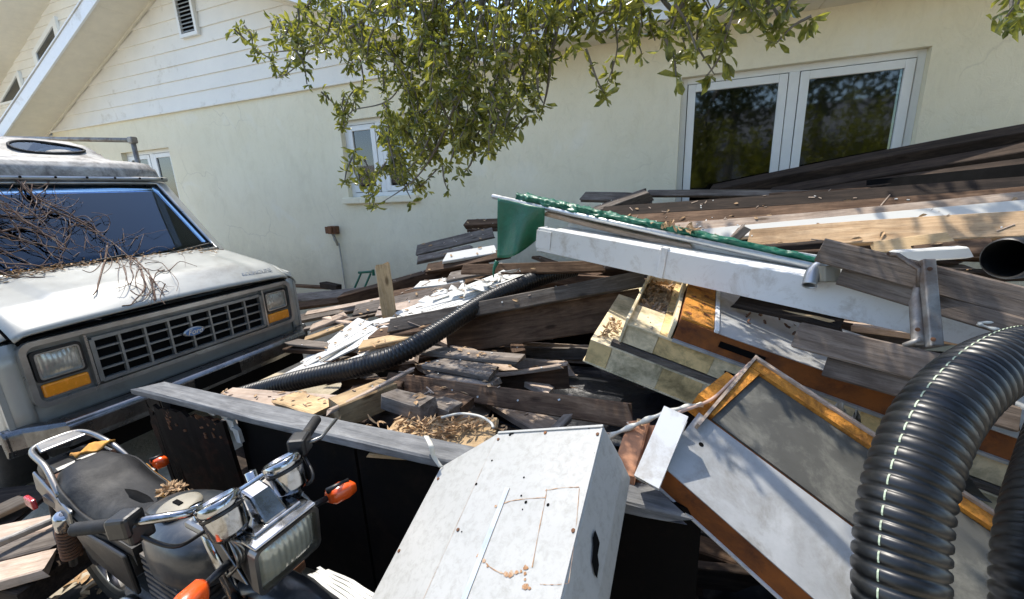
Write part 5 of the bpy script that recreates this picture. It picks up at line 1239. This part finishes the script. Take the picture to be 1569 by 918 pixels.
# curled scraps on the second panel
for i in range(11):
    c = at(rg.uniform(660, 800), rg.uniform(422, 465), 2.95); c = at(*( (lambda t: (640 + 150 * t, 478 - 55 * t + rg.uniform(-12, 8)))(rg.random())), 2.9)
    s = rg.uniform(.05, .13); ax = Vector((rg.uniform(.5, 1), rg.uniform(-.5, .5), rg.uniform(-.1, .2))).normalized(); ay = Vector((0, 0, 1)).cross(ax).normalized()
    sc = MB().grid(lambda u, v: tuple(c + ax * (u - .5) * s * 1.8 + ay * (v - .5) * s + Vector((0, 0, .025 + .03 * math.sin(3 * u + i) * v))), 5, 4).build('vinyl_scrap', 'white_vinyl', None, smooth=True, solid=.003)
    tag(sc, 'small curled white vinyl scrap lying on the peeling soffit panel', 'vinyl scrap', 'curled scraps on the peeling panel')
# low white ribbed piece near the motorcycle fork
ribbed([atz(470, 880, .42), atz(545, 935, .45), atz(590, 915, .45), atz(500, 868, .42)], 5, 'white_vinyl', 'soffit_panel', 'white ribbed panel on the ground right of the motorcycle fork', seed=5)

# ================================================================== corrugated drain hoses
def hose(pts, rad, pitch, name, label, stripe=None, n=22):
    P = resample(spline([Vector(p) for p in pts], 24), pitch / 6); m = len(P)
    root = base(name, label, 'drain hose', P[0])
    prof = [0, .75, 1, 1, 1, .75]
    mb = MB(); t = [(P[min(i + 1, m - 1)] - P[max(i - 1, 0)]).normalized() for i in range(m)]
    u = None; vs = []; st = []
    ref = Vector((0, 0, 1))
    for i in range(m):
        if u is None: u = t[i].orthogonal().normalized()
        u = (u - t[i] * u.dot(t[i])).normalized(); w_ = t[i].cross(u)
        r = rad - .0085 * (rad / .08) * (1 - prof[i % 6])
        for k in range(n):
            a = 2 * math.pi * k / n; vs.append(P[i] + (u * math.cos(a) + w_ * math.sin(a)) * r)
        if stripe is not None:
            dv = stripe(P[i], t[i]); dv = (dv - t[i] * dv.dot(t[i])).normalized(); sd = t[i].cross(dv)
            st.append((P[i], dv, sd, r))
    mb.add(vs, [(i * n + k, i * n + (k + 1) % n, (i + 1) * n + (k + 1) % n, (i + 1) * n + k) for i in range(m - 1) for k in range(n)])
    mb.build('corrugated_wall', 'drain_pipe', root, smooth=True)
    if stripe is not None:
        sb = MB()
        for i in range(m - 1):
            if i % 6 not in (1, 2, 3, 4): continue
            for_ = []
            for (p, dv, sd, r) in (st[i], st[i + 1]):
                for sg in (-1, 0, 1): for_.append(p + dv * (r + .0012 - .0003 * abs(sg)) + sd * sg * .0016)
            sb.add(for_, [(0, 1, 4, 3), (1, 2, 5, 4)])
        sb.build('stripe', 'stripe', root)
    return root
hose([at(330, 622, 1.62), at(380, 604, 1.74), at(460, 582, 1.82), at(560, 560, 1.93), at(620, 538, 2.05), at(680, 502, 2.3), at(740, 464, 2.6), at(790, 440, 2.85), at(830, 425, 3.05), at(880, 412, 3.3)], .064, .023, 'drain_hose', 'black corrugated drain hose snaking through the lumber heap')
def dpt(px, py, d):
    r = fw * FPX + rt * (px - W / 2) - up * (py - H / 2); return CAM + r / FPX * d
near = [dpt(1720, 560, 1.35), dpt(1640, 540, 1.20), dpt(1560, 548, 1.07), dpt(1490, 582, .99), dpt(1432, 645, .93), dpt(1396, 730, .885), dpt(1380, 820, .855), dpt(1378, 918, .83), dpt(1390, 1050, .82), dpt(1420, 1250, .84)]
hose(near, .076, .0265, 'drain_hose', 'large black corrugated hose with pale green stripe looping in the foreground', stripe=lambda p, t: (CAM - p).normalized() + Vector((-.55, .1, .25)), n=28)
hose([dpt(1690, 560, 1.6), dpt(1650, 640, 1.15), dpt(1622, 740, .98), dpt(1604, 830, .90), dpt(1600, 930, .86), dpt(1610, 1100, .85)], .078, .0265, 'drain_hose', 'second black corrugated hose entering at the right edge', n=28)

# big smooth black pipe with its open mouth
bpipe = base('black_pipe', 'wide smooth black pipe with open mouth at the right edge', 'pipe', at(1530, 396, 2.3))
c = at(1540, 396, 2.25); d = (at(1720, 385, 2.7) - c).normalized()
MB().lathe([(.074, 0), (.074, 2.2), (0, 2.2)], c, d, 32).build('pipe_wall', 'black_plastic', bpipe, smooth=True)
MB().lathe([(.074, 0), (.080, .004), (.083, .02), (.083, 2.2)], c, d, 32).build('pipe_skin', 'black_plastic', bpipe, smooth=True)

# ================================================================== white metal cabinet in the foreground
cab = base('white_cabinet', 'rust stained white steel cabinet tipped over the trailer rail', 'cabinet', (-.45, .8, .9))
N_ = Vector((-.54, 1.159, 1.065)); T_ = Vector((-.179, 1.086, 1.198)); dl = Vector((-.037, -.913, -.406)).normalized()
wv = (T_ - N_).normalized(); nv = dl.cross(wv).normalized()
if nv.z < 0: nv = -nv
Wc = (T_ - N_).length
def cp(a, l, h=0.0): return N_ + wv * (a * Wc) + dl * l + nv * h      # a across, l down the length, h off the face
LC = 1.05
sec = [(-.62, -.030), (0, 0), (1, 0), (1.02, -.13), (1.0, -.20), (-.60, -.20)]
body = MB(); vs = []
for l, ins in ((0, 0), (LC, 0)):
    for (a, h) in sec:
        ll = l + (.11 if (l == 0 and a < -.1) else 0) + (.035 if (l == 0 and h < -.1 and a > .5) else 0)
        vs.append(cp(a, ll, h))
n = 6
body.add(vs, [(k, (k + 1) % n, n + (k + 1) % n, n + k) for k in range(n)] + [tuple(range(n))[::-1], tuple(range(n, 2 * n))])
bd = body.build('body', 'white_steel', cab, bevel=.006)
MB().add([cp(.365 - .05, .20, .0012), cp(.365 - .008, .20, .0012), cp(.365 - .008, .72, .0012), cp(.365 - .05, .72, .0012), cp(.365 - .05, .20, .003), cp(.365 - .008, .20, .003), cp(.365 - .008, .72, .003), cp(.365 - .05, .72, .003)],
         [(0, 1, 2, 3), (4, 5, 6, 7), (0, 1, 5, 4), (1, 2, 6, 5), (2, 3, 7, 6), (3, 0, 4, 7)]).build('metal_strip', 'galv', cab)
def strip(pts, wd, name='rust_line'):
    P = spline([cp(*p, .0014) for p in pts], 6); m = MB(); vs = []
    for i, p in enumerate(P):
        t = (P[min(i + 1, len(P) - 1)] - P[max(i - 1, 0)]).normalized(); s = nv.cross(t); k = wd * (.25 + 1.0 * rg.random() ** 1.5); vs += [p - s * k, p + s * k]
    m.add(vs, [(2 * i, 2 * i + 1, 2 * i + 3, 2 * i + 2) for i in range(len(P) - 1)]); return m.build(name, 'rust_stain', cab)
def cpx(px, py):   # face coordinates of a sighted mark
    r = fw * FPX + rt * (px - W / 2) - up * (py - H / 2); t = (N_ - CAM).dot(nv) / r.dot(nv); q = CAM + r * t - N_
    return (q.dot(wv) / Wc, q.dot(dl))
for pts, wd in ((((758, 778), (780, 769), (805, 765), (836, 763)), .0018), (((838, 750), (836, 765), (826, 815), (816, 870)), .0012), (((740, 858), (755, 872), (775, 880), (800, 878)), .0018), (((836, 752), (862, 748), (888, 747)), .0010), (((888, 749), (882, 820), (872, 894)), .0009), (((828, 896), (850, 897), (872, 895)), .0008)):
    strip([cpx(*p) for p in pts], wd)
def blot(px, py, r, name='rust_blot'):
    a, l = cpx(px, py); m = MB(); n = 30; c0 = cp(a, l, .0018); e1, e2 = wv, dl
    ring_ = [c0 + (e1 * math.cos(i * 6.283 / n) + e2 * math.sin(i * 6.283 / n)) * r * (.8 + .5 * mnoise.noise((px * .7 + .8 * math.cos(i * 6.283 / n), py * .7 + .8 * math.sin(i * 6.283 / n), 0)) + .12 * math.sin(i * 2.1 + px)) for i in range(n)]
    m.add([c0] + ring_, [(0, 1 + i, 1 + (i + 1) % n) for i in range(n)]); return m.build(name, 'rust_stain', cab)
for (px, py, r) in ((736, 851, .010), (742, 860, .006), (748, 868, .004), (776, 880, .008), (784, 880, .009), (792, 878, .006), (799, 876, .004), (806, 871, .008), (805, 880, .005), (806, 899, .009), (812, 902, .005), (760, 776, .005), (766, 773, .003), (805, 889, .004)): blot(px, py, r)
for (px, py, r) in ((782, 666, .006), (786, 664, .005), (903, 655, .006), (908, 654, .004), (730, 742, .0045), (754, 706, .003), (803, 732, .003), (799, 760, .003), (912, 695, .003), (806, 770, .0045), (840, 774, .0045), (801, 781, .002), (708, 815, .002)):
    a, l = cpx(px, py); MB().lathe([(r, 0), (r * .8, .001), (0, .001)], cp(a, l, .001), nv, 12).build('screw_hole', 'dark', cab)
# torn hole in the right flank
q = [cp(1, .40, 0), cp(1.02, .40, -.13)]
def fl(l, f, o=.002): return cp(1, l, 0).lerp(cp(1.02, l, -.13), f) + (wv * 1.0 + nv * .2).normalized() * o
fn_ = (cp(1.02, 0, -.13) - cp(1, 0, 0)).cross(dl).normalized()
if fn_.dot(CAM - cp(1, .4, 0)) < 0: fn_ = -fn_
HP = []
for (px, py) in ((912, 812), (916, 822), (919, 832), (916, 850), (918, 866), (915, 886), (911, 880), (907, 862), (909, 838), (908, 824)):
    r = fw * FPX + rt * (px - W / 2) - up * (py - H / 2); t = (cp(1, .4, 0) + fn_ * .004 - CAM).dot(fn_) / r.dot(fn_); HP.append(CAM + r * t)
MB().add(HP, [tuple(range(10))]).build('torn_hole', 'dark', cab)
MB().add([cp(-.37, .06, -.074), cp(0, .0, .001), cp(0, LC, .001), cp(-.37, LC, -.074)], [(0, 1, 2, 3)])
MB().obox(cp(.5, .004, .002), wv * (Wc * .5), dl * .004, nv * .003).build('folded_edge', 'white_steel', cab, bevel=.001)
MB().obox(cp(.992, LC * .5, .001), wv * .003, dl * (LC * .49), nv * .0022).build('folded_edge', 'white_steel', cab, bevel=.001)
for (a, l) in ((.03, .03), (.97, .03), (.97, .30), (.03, .33), (.5, .015), (-.55, .16), (-.57, .40), (.97, .52)):
    MB().lathe([(.0055, 0), (.005, .002), (0, .0026)], cp(a, l, .001 if a >= 0 else -.03 * -a / .62 + .001), nv, 10).build('screw', 'rust', cab)
strip([(-.004, .02), (-.004, .3), (-.004, .6), (-.004, .9)], .0006, 'seam')
# old stump of lumber propping the low end, out of frame
board((-.95, .20, .28), (.05, .18, .28), .3, .56, G, 0, label='stack of grey timbers propping the low end of the white cabinet', cat='timber', name='timber')

# ================================================================== foam sandwich panels
def slab(root, O, u, v, n, s0, s1, t0, t1, h0, h1, name, mat, bevel=0, parent=None, jag=0):
    c = O + u * ((s0 + s1) / 2) + v * ((t0 + t1) / 2) + n * ((h0 + h1) / 2)
    return MB().obox(c, u * ((s1 - s0) / 2), v * ((t1 - t0) / 2), n * ((h1 - h0) / 2)).build(name, mat, parent or root, bevel=bevel)
O = Vector((-.407, 2.03, 1.106)); u = Vector((.957, -.03, -.289)).normalized(); v = Vector((.18, .98, .07)); v = (v - u * v.dot(u)).normalized(); nn = u.cross(v).normalized()
if nn.z < 0: nn = -nn
PL = base('foam_panel', 'lower cream foam core panel with block edge resting on the trailer load', 'foam panel', O)
slab(PL, O, u, v, nn, 0, 2.3, 0, .95, -.004, 0, 'top_skin', 'cream_foam'); slab(PL, O, u, v, nn, -.006, 2.3, -.004, .95, -.138, -.132, 'bottom_skin', 'cream_foam')
edges = [0, .115, .37, .56, .74, .95, 1.2, 1.5, 1.8, 2.3]
for i in range(9): slab(PL, O, u, v, nn, edges[i] + .0006, edges[i + 1] - .0006, .003 + .003 * (i % 2), .94, -.131, -.005, 'foam_block', ('yellow_foam', 'cream_foam')[i % 2])
slab(PL, O, u, v, nn, .10, 2.2, .012, .05, .001, .026, 'edge_channel', 'w_grey')
PU = base('foam_panel', 'upper yellow foam core panel with open litter filled tray', 'foam panel', O + u * .2 + nn * .1)
O2 = O + nn * .034
edges = [.14, .30, .56, .72, .92, 1.15, 1.4, 1.8, 2.3]
for i in range(8): slab(PU, O2, u, v, nn, edges[i] + .0006, edges[i + 1] - .0006, .03 + .003 * (i % 2), .30 if i < 1 else .9, .0, .105, 'foam_block', ('cream_foam', 'yellow_foam')[i % 2])
slab(PU, O2, u, v, nn, .13, .145, .02, .85, 0, .14, 'end_wall', 'cream_foam', .003); slab(PU, O2, u, v, nn, .145, .33, .30, .9, 0, .05, 'tray_floor', 'cream_foam')
slab(PU, O2, u, v, nn, .335, .352, .03, .85, .10, .20, 'divider', 'cream_foam', .003)
slab(PU, O2, u, v, nn, .145, .335, .85, .87, 0, .15, 'back_wall', 'white_alu')
slab(PU, O2, u, v, nn, .145, .72, .022, .03, .100, .112, 'front_lip', 'cream_foam', .002)
for (s, t) in ((.42, .0), (.62, .0)): slab(PU, O2, u, v, nn, s + .2, s + .36, .022, .029, .045, .053, 'slot', 'dark')
PT = base('foam_panel', 'silver skinned panel with rust brown foam edge on top of the yellow ones', 'foam panel', O + u * .5 + nn * .2)
O3 = O2 + nn * .112
slab(PT, O3, u, v, nn, .36, 2.3, .03, .62, .002, .105, 'foam_core', 'brown_foam'); slab(PT, O3, u, v, nn, .53, 2.3, .018, .62, .106, .110, 'top_skin', 'alu')
slab(PT, O3, u, v, nn, .36, .505, .04, .61, .106, .116, 'exposed_foam', 'orange_foam'); slab(PT, O3, u, v, nn, .508, .528, .018, .62, .106, .122, 'edge_strip', 'white_alu', .003)
slab(PT, O3, u, v, nn, .36, 2.3, .012, .029, -.006, .006, 'front_lip', 'alu')
for (s, t) in ((.42, .22), (.45, .30), (.40, .36), (.46, .42), (.42, .50), (.39, .12), (.47, .17)):
    c = O3 + u * s + v * t + nn * .1172; q = [c + (u * math.cos(i * .628) + v * math.sin(i * .628)) * rg.uniform(.007, .022) for i in range(10)]
    MB().add(q, [tuple(range(10))]).build('pit', 'brown_foam', PT)
slab(PT, O3, u, v, nn, .55, .74, .020, .0295, .045, .072, 'dark_slot', 'dark')
def chips(O, u, v, nn, s0, s1, t0, t1, h, n, mats, name, label, parent=None, size=(.012, .03)):
    m = MB()
    for i in range(n):
        p = O + u * rg.uniform(s0, s1) + v * rg.uniform(t0, t1) + nn * (h + rg.uniform(0, .03))
        a, b, c_ = rvec() * rg.uniform(*size), rvec() * rg.uniform(*size) * .6, rvec() * .004
        m.obox(p, a, b, c_)
    o = m.build(name, mats, parent); tag(o, label if parent is None else None, 'debris' if parent is None else None, kind='stuff'); return o
chips(O2, u, v, nn, .16, .32, .06, .45, .05, 260, 'w_pale', 'wood_chips', 'pinkish wood chips lying in the foam panel tray')
chips(O2, u, v, nn, .16, .32, .40, .82, .06, 260, 'straw', 'leaf_litter', 'brown leaf litter at the back of the foam panel tray', size=(.015, .035))
chips(O, u, v, nn, .03, .10, .05, .3, .002, 40, 'straw', 'leaf_litter', 'few dry leaves on the lower foam panel ledge', size=(.006, .015))
chips(O3, u, v, nn, .6, .9, .2, .5, .11, 14, 'rust', 'rust_chips', 'dark rust crumbs on the silver panel', size=(.006, .014))

n0 = Vector((-.010, 1.2, 1.022)); u = Vector((.653, -.25, -.349)).normalized(); vv = Vector((.289, .55, .161)); VL = vv.length; v = (vv - u * vv.dot(u)).normalized(); nn = u.cross(v).normalized()
if nn.z < 0: nn = -nn
PA = base('foam_panel', 'near foam panel with dark grey and silver skins and orange foam edges', 'foam panel', n0)
PLN = 1.15
slab(PA, n0, u, v, nn, .0, PLN, .0, VL * .98, -.105, -.004, 'foam_core', 'brown_foam')
slab(PA, n0, u, v, nn, -.004, PLN, -.008, VL * .99, -.115, -.106, 'bottom_skin', 'white_alu', .002)
def quad(root, pts, h0, h1, name, mat): # pts in (s, t)
    P = [n0 + u * s + v * t for (s, t) in pts]; return MB().hexa([p + nn * h0 for p in P], [p + nn * h1 for p in P]).build(name, mat, root)
quad(PA, [(-.02, -.004), (PLN, -.004), (PLN, VL * .44), (-.03, VL * .40)], -.003, .001, 'silver_skin', 'alu')
quad(PA, [(.012, VL * .415), (PLN, VL * .452), (PLN, VL * .90), (.04, VL * .90)], -.002, .004, 'dark_skin', 'grey_felt')
slab(PA, n0, u, v, nn, .0, PLN, VL * .905, VL * .975, -.003, .018, 'foam_edge', 'orange_foam'); slab(PA, n0, u, v, nn, -.005, PLN, VL * .978, VL * 1.0, -.10, .028, 'edge_strip', 'w_pale', .002)
quad(PA, [(.0, VL * .42), (.011, VL * .42), (.038, VL * .90), (.0, VL * .90)], -.003, .018, 'foam_edge', 'orange_foam')
quad(PA, [(-.012, VL * .30), (-.002, VL * .30), (-.002, VL), (-.012, VL)], -.06, .028, 'edge_strip', 'w_pale')
quad(PA, [(-.07, VL * .52), (-.014, VL * .52), (-.014, VL * .80), (-.05, VL * .80)], -.12, -.01, 'foam_lump', 'orange_foam')
MB().lathe([(.008, 0), (.007, .001), (0, .001)], n0 + u * .035 + v * VL * .24 + nn * .0015, nn, 12).build('screw_hole', 'dark', PA)
# extruded channel at the near corner
ch = base('aluminium_channel', 'pale extruded aluminium channel capping the corner of the near panel', 'aluminium channel', n0 + v * .1)
c0 = at(978, 735, 1.19); c1 = at(1022, 632, 1.34); ax = (c1 - c0).normalized(); ex = (ray_ := Vector((.8, .1, .1))); ex = (ex - ax * ex.dot(ax)).normalized(); ez = ax.cross(ex).normalized()
if ez.z < 0: ez = -ez
m = MB(); Lc = (c1 - c0).length
for (x0, x1, z0, z1) in ((0, .075, .0, .004), (0, .004, -.065, 0), (.0, .075, -.069, -.065), (.036, .040, -.065, 0), (.040, .075, -.034, -.030), (.071, .075, -.030, .0)):
    cc = c0 + ax * Lc / 2 + ex * ((x0 + x1) / 2 - .01) + ez * ((z0 + z1) / 2 + .062); m.obox(cc, ax * Lc / 2, ex * (x1 - x0) / 2, ez * (z1 - z0) / 2)
m.build('extrusion', 'white_alu', ch)
wr = MB().tube(spline([at(925, 672, 1.35), at(965, 655, 1.40), at(1000, 640, 1.38), at(1042, 626, 1.42), at(1075, 620, 1.5)], 8), [.009 + .003 * math.sin(i) for i in range(33)], 6).build('frayed_cord', 'cord', None, smooth=True)
tag(wr, 'frayed pale cord stretched from the cabinet to the near foam panel', 'cord')
wr = MB().tube(spline([at(1040, 632, 1.36), at(1090, 612, 1.5), at(1125, 580, 1.62), at(1150, 556, 1.72)], 8), .006, 6).build('pink_wire', 'copper', None, smooth=True)
tag(wr, 'thin pinkish wire along the top corner of the near foam panel', 'wire')
# crumpled plastic behind the near panel
cr = MB().grid(lambda a, b: tuple(at(1278 + 40 * a, 652 - 30 * b + 20 * a, 1.76) + Vector((0, .05 * mnoise.noise((a * 5, b * 5, 2)), .05 * mnoise.noise((a * 6, b * 6, 9)) + .02 * math.sin(9 * a)))), 14, 12).build('crumpled_plastic', 'cream_plastic', None, smooth=True, solid=.002)
tag(cr, 'crumpled pale plastic bag caught behind the near foam panel', 'plastic bag')

# ================================================================== white trough, tarp, bench, tubes
gt = base('white_trough', 'long white aluminium trough lying across the heap', 'aluminium trough', at(1200, 450, 2.3))
g0, g1 = at(823, 384, 2.62), at(1640, 566, 1.95); au = (g1 - g0).normalized(); gl_ = (g1 - g0).length
bk = Vector((.25, 1, .0)); bk = (bk - au * bk.dot(au)).normalized(); nz_ = au.cross(bk).normalized()
if nz_.z < 0: nz_ = -nz_
def gs_(s0, s1, t0, t1, h0, h1, name, mat='white_alu', bev=.002):
    c = g0 + au * (s0 + s1) / 2 + bk * (t0 + t1) / 2 + nz_ * (h0 + h1) / 2
    return MB().obox(c, au * (s1 - s0) / 2, bk * (t1 - t0) / 2, nz_ * (h1 - h0) / 2).build(name, mat, gt, bevel=bev)
gs_(0, gl_, 0, .006, 0, .150, 'front_wall'); gs_(0, gl_, .006, .030, .144, .152, 'front_lip'); gs_(.006, gl_, .032, .36, .120, .126, 'pan'); gs_(0, gl_, .355, .361, .127, .20, 'back_wall')
gs_(-.006, 0, -.003, .10, -.004, .15, 'end_cap'); gs_(0, gl_, .11, .118, .127, .140, 'inner_rib')
gs_(.80, .835, -.010, .035, .0, .166, 'clip', 'white_alu', .003); gs_(.79, .80, -.006, -.001, .0, .150, 'joint_strip', 'white_alu', .001)
gs_(-.012, .10, -.006, -.001, .02, .135, 'end_plate', 'white_alu', .002)
# tarp
tp = base('green_tarp', 'dark green tarp wrapped round a pale pole and hanging over the heap', 'tarp', at(800, 400, 3.0))
pa, pb_ = at(755, 301, 3.05), at(1300, 420, 2.45); pd = (pb_ - pa)
MB().tube([pa, pb_], .018, 8).build('pole', 'galv', tp, smooth=True)
def sheet(a, b):
    p = pa + pd * (.03 + .19 * a); drop = (.46 * b) * (1 - .45 * a * a) * (1 - .25 * a)
    q = p + Vector((-.05 * b * (1 - a) + .03 * b * math.sin(5 * a), .05 * math.sin(7 * a + 2 * b) * b - .03, -drop))
    return tuple(q)
MB().grid(sheet, 22, 18).build('hanging_sheet', 'tarp', tp, smooth=True, solid=.003)
def roll_(a, b):
    p = pa + pd * (.10 + .87 * a); an = 2 * math.pi * b; r = (.026 + .016 * mnoise.noise((a * 22, math.cos(an) * 2, math.sin(an) * 2)) + .010 * mnoise.noise((a * 60, math.cos(an) * 3, math.sin(an) * 3 + 5))) * (1.35 - .6 * a)
    f = Vector((0, 1, 0)); return tuple(p + Vector((0, .045 + r * 1.5 * math.cos(an), .028 + r * math.sin(an))))
MB().grid(roll_, 200, 20).build('rolled_edge', 'tarp', tp, smooth=True)
MB().tube(spline([at(762, 400, 3.0), at(757, 412, 2.98), at(756, 425, 2.97)], 5), [.02 - .0015 * i for i in range(11)], 6).build('loose_strip', 'tarp', tp, smooth=True)
pb((838, 326, 2.95), (1060, 378, 2.7), .05, .035, P_, 'pinkish batten under the tarp pole', 20)
lf = MB()
for i in range(30):
    p = pa + pd * rg.uniform(.57, .68) + Vector((rg.uniform(-.02, .02), rg.uniform(-.03, .03), .06)); leaf(lf, p, rvec(), rvec(), rg.uniform(.03, .05), .018)
tag(lf.build('tarp_leaf_litter', 'straw', None), 'yellow dry leaves caught on the tarp roll', 'leaf litter', kind='stuff')
# bench
bn = base('wooden_bench', 'overturned slatted bench with iron bracket lying on the trough', 'bench', at(1400, 480, 1.95))
def sl2(a, b, w_, roll): return board(at(*a), at(*b), w_, .035, 'w_bench', roll, 'slat', bn, rough=.5)
sl2((1256, 383, 2.12), (1660, 488, 1.80), .100, 78); sl2((1290, 424, 2.10), (1660, 531, 1.76), .072, 78)
sl2((1224, 514, 1.88), (1560, 597, 1.62), .105, 70); sl2((1266, 562, 1.84), (1560, 643, 1.58), .075, 70)
br_ = MB(); A_, B2 = at(1420, 398, 1.90), at(1432, 532, 1.72); sd = (rt * .022); dp = (B2 - A_).normalized().cross(sd).normalized() * .014
br_.obox((A_ + B2) / 2, (B2 - A_) / 2, sd, dp).build('bracket_bar', 'iron', bn, bevel=.006)
MB().tube(spline([at(1408, 440, 1.87), at(1404, 462, 1.84), at(1406, 500, 1.78), at(1408, 530, 1.74)], 6), [.016] * 6 + [.020] * 13, 8).build('bracket_strut', 'iron', bn, smooth=True)
MB().tube([at(1364, 390, 1.93), at(1375, 391, 1.93), at(1408, 412, 1.88), at(1408, 440, 1.86)], .010, 6).build('brace_rod', 'iron', bn, smooth=True)
MB().tube([at(1385, 530, 1.75), at(1412, 520, 1.73)], .010, 6).build('brace_rod', 'iron', bn, smooth=True)
for (px, py, y) in ((1362, 389, 1.95), (1406, 505, 1.74), (1425, 412, 1.86), (1430, 520, 1.71)): MB().lathe([(.007, 0), (.007, .004), (0, .005)], at(px, py, y), (CAM - at(px, py, y)), 10).build('bolt', 'rust', bn)
# bent steel tube
bt = MB().tube(spline([at(1240, 438, 2.10), at(1246, 418, 2.14), at(1262, 406, 2.17), at(1288, 401, 2.2), at(1330, 410, 2.25)], 8), .026, 14, caps=False).build('bent_tube', 'galv', None, smooth=True, solid=.004)
tag(bt, 'bent galvanised tube end standing on the white trough', 'steel tube')
ct = MB().tube(spline([at(1290, 427, 2.16), at(1400, 455, 2.05), at(1500, 480, 1.95), at(1600, 500, 1.87)], 8), .014, 10).build('conduit_pipe', 'galv', None, smooth=True)
tag(ct, 'thin straight galvanised conduit lying along the white trough', 'conduit')
jb = base('junction_box', 'small cream junction box beside the bent tube', 'junction box', at(1272, 428, 2.15))
c = at(1273, 420, 2.13); MB().obox(c, rt * .046, fw.cross(rt).normalized() * .034, fw * .03).build('housing', 'cream_plastic', jb, bevel=.004); MB().obox(c - fw * .034 + rt * .028, rt * .012, up * .018, fw * .003).build('lid', 'white_alu', jb, bevel=.002)
rgd = MB().tube(spline([at(1490, 484, 1.9), at(1520, 478, 1.88), at(1555, 492, 1.85), at(1500, 495, 1.86), at(1535, 505, 1.84), at(1570, 490, 1.84)], 8), [.006 + .003 * math.sin(i * 1.3) for i in range(41)], 6).build('white_rag', 'cord', None, smooth=True)
tag(rgd, 'twisted dirty white rag strips on the conduit', 'rag')
# cords in the trailer
w1 = MB().tube(spline([at(676, 640, 1.40), at(705, 634, 1.44), at(735, 638, 1.45), at(752, 648, 1.43), at(756, 656, 1.40)], 8), .006, 6).build('frayed_cord', 'cord', None, smooth=True)
tag(w1, 'thin white cord arching over the litter in the trailer', 'cord')
w2_ = MB().grid(lambda a, b: tuple(Vector(spline([at(653, 668, 1.16), at(660, 682, 1.10), at(665, 700, 1.105), at(676, 716, 1.10)], 8)[int(a * 24)]) + rt * (b - .5) * .018), 24, 1).build('white_strap', 'cord', None, smooth=True, solid=.002)
tag(w2_, 'short white strap hanging over the trailer rail', 'strap')
lit = MB()
for i in range(230):
    px = rg.gauss(675, 44); py = rg.gauss(656, 6); p = atz(px, py, .885) ; p.y = min(p.y, 1.62); p.z += rg.uniform(0, .015)
    leaf(lit, p, Vector((rg.uniform(-1, 1), rg.uniform(-1, 1), rg.uniform(-.15, .35))).normalized(), rvec(), rg.uniform(.02, .07), .010)
tag(lit.build('trailer_leaf_litter', 'straw', None), 'orange brown dry leaves and straw on the pale plywood strip', 'leaf litter', kind='stuff')
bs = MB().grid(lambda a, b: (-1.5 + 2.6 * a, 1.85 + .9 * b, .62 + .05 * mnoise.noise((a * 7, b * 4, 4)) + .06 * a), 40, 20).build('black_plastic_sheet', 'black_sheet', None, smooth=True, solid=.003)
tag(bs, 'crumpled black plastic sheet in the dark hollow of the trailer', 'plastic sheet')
gd = MB()
for i in range(500):
    p = Vector((rg.uniform(-3.2, -1.2), rg.uniform(.1, 1.1), .0)); p = Vector((p.x, p.y, rg.uniform(.0, .03)))
    leaf(gd, p, Vector((rg.uniform(-1, 1), rg.uniform(-1, 1), .1)).normalized(), Vector((rg.uniform(-.3, .3), rg.uniform(-.3, .3), 1)), rg.uniform(.04, .08), .03)
tag(gd.build('ground_leaf_litter', 'straw', None), 'dry oak leaves scattered on the ground under the motorcycle', 'leaf litter', kind='stuff')

mt = MB().grid(lambda a, b: (-2.75 + 2.6 * a, -.35 + 1.5 * b, .012 + .012 * mnoise.noise((a * 9, b * 6, 7))), 40, 24).build('shade_sheet', 'rubber', None, smooth=True, solid=.006)  # added dark sheet, stands in for shade on the ground below the motorcycle
tag(mt, 'dark sheet added on the ground for shade under the motorcycle', 'shade sheet')

# ------------------------------------------------------------------ splinters, crumbs and dry leaves lying over the heap
bpy.context.view_layer.update()
dg = bpy.context.evaluated_depsgraph_get()
rs = random.Random(5)
bins = {'splinter': MB(), 'crumb': MB(), 'leaf': MB()}
for i in range(2400):
    x, y = rs.uniform(-3.0, 2.4), rs.uniform(1.25, 4.9)
    ok, loc, nrm, idx, ob, mw = scene.ray_cast(dg, Vector((x, y, 1.74)), Vector((0, 0, -1)))
    if not ok or nrm.z < .35: continue
    top = ob
    while top.parent: top = top.parent
    if top.name.startswith(('oak', 'van', 'house', 'white_cabinet', 'drain_hose', 'white_trough', 'green', 'foam_panel', 'aluminium', 'wooden_bench', 'trailer', 'black_p', 'crumpled')): continue
    if x > .3 and rs.random() < .55: continue
    p = loc + Vector((0, 0, .004)); k = rs.random()
    a = rs.uniform(-1.2, 1.2); d = Vector((math.cos(a), math.sin(a), 0)); d = (d - nrm * d.dot(nrm)).normalized(); e = nrm.cross(d)
    if k < .42: bins['splinter'].obox(p, d * .008 / (.1 + .9 * rs.random()), e * rs.uniform(.0015, .004), nrm * rs.uniform(.001, .003))
    elif k < .66: bins['crumb'].obox(p, d * rs.uniform(.002, .008), e * rs.uniform(.002, .006), nrm * rs.uniform(.001, .003))
    else: leaf(bins['leaf'], p + nrm * .004, d, nrm + Vector((rs.uniform(-.4, .4), rs.uniform(-.4, .4), 0)), rs.uniform(.03, .06), .02)
tag(bins['splinter'].build('wood_splinters', 'w_pale', None), 'pale wood splinters scattered over the whole lumber heap', 'splinters', kind='stuff')
tag(bins['crumb'].build('plaster_crumbs', 'white_vinyl', None), 'small white plaster crumbs scattered over the whole lumber heap', 'crumbs', kind='stuff')
tag(bins['leaf'].build('heap_leaf_litter', 'straw', None), 'dry brown oak leaves scattered over the whole lumber heap', 'leaf litter', kind='stuff')
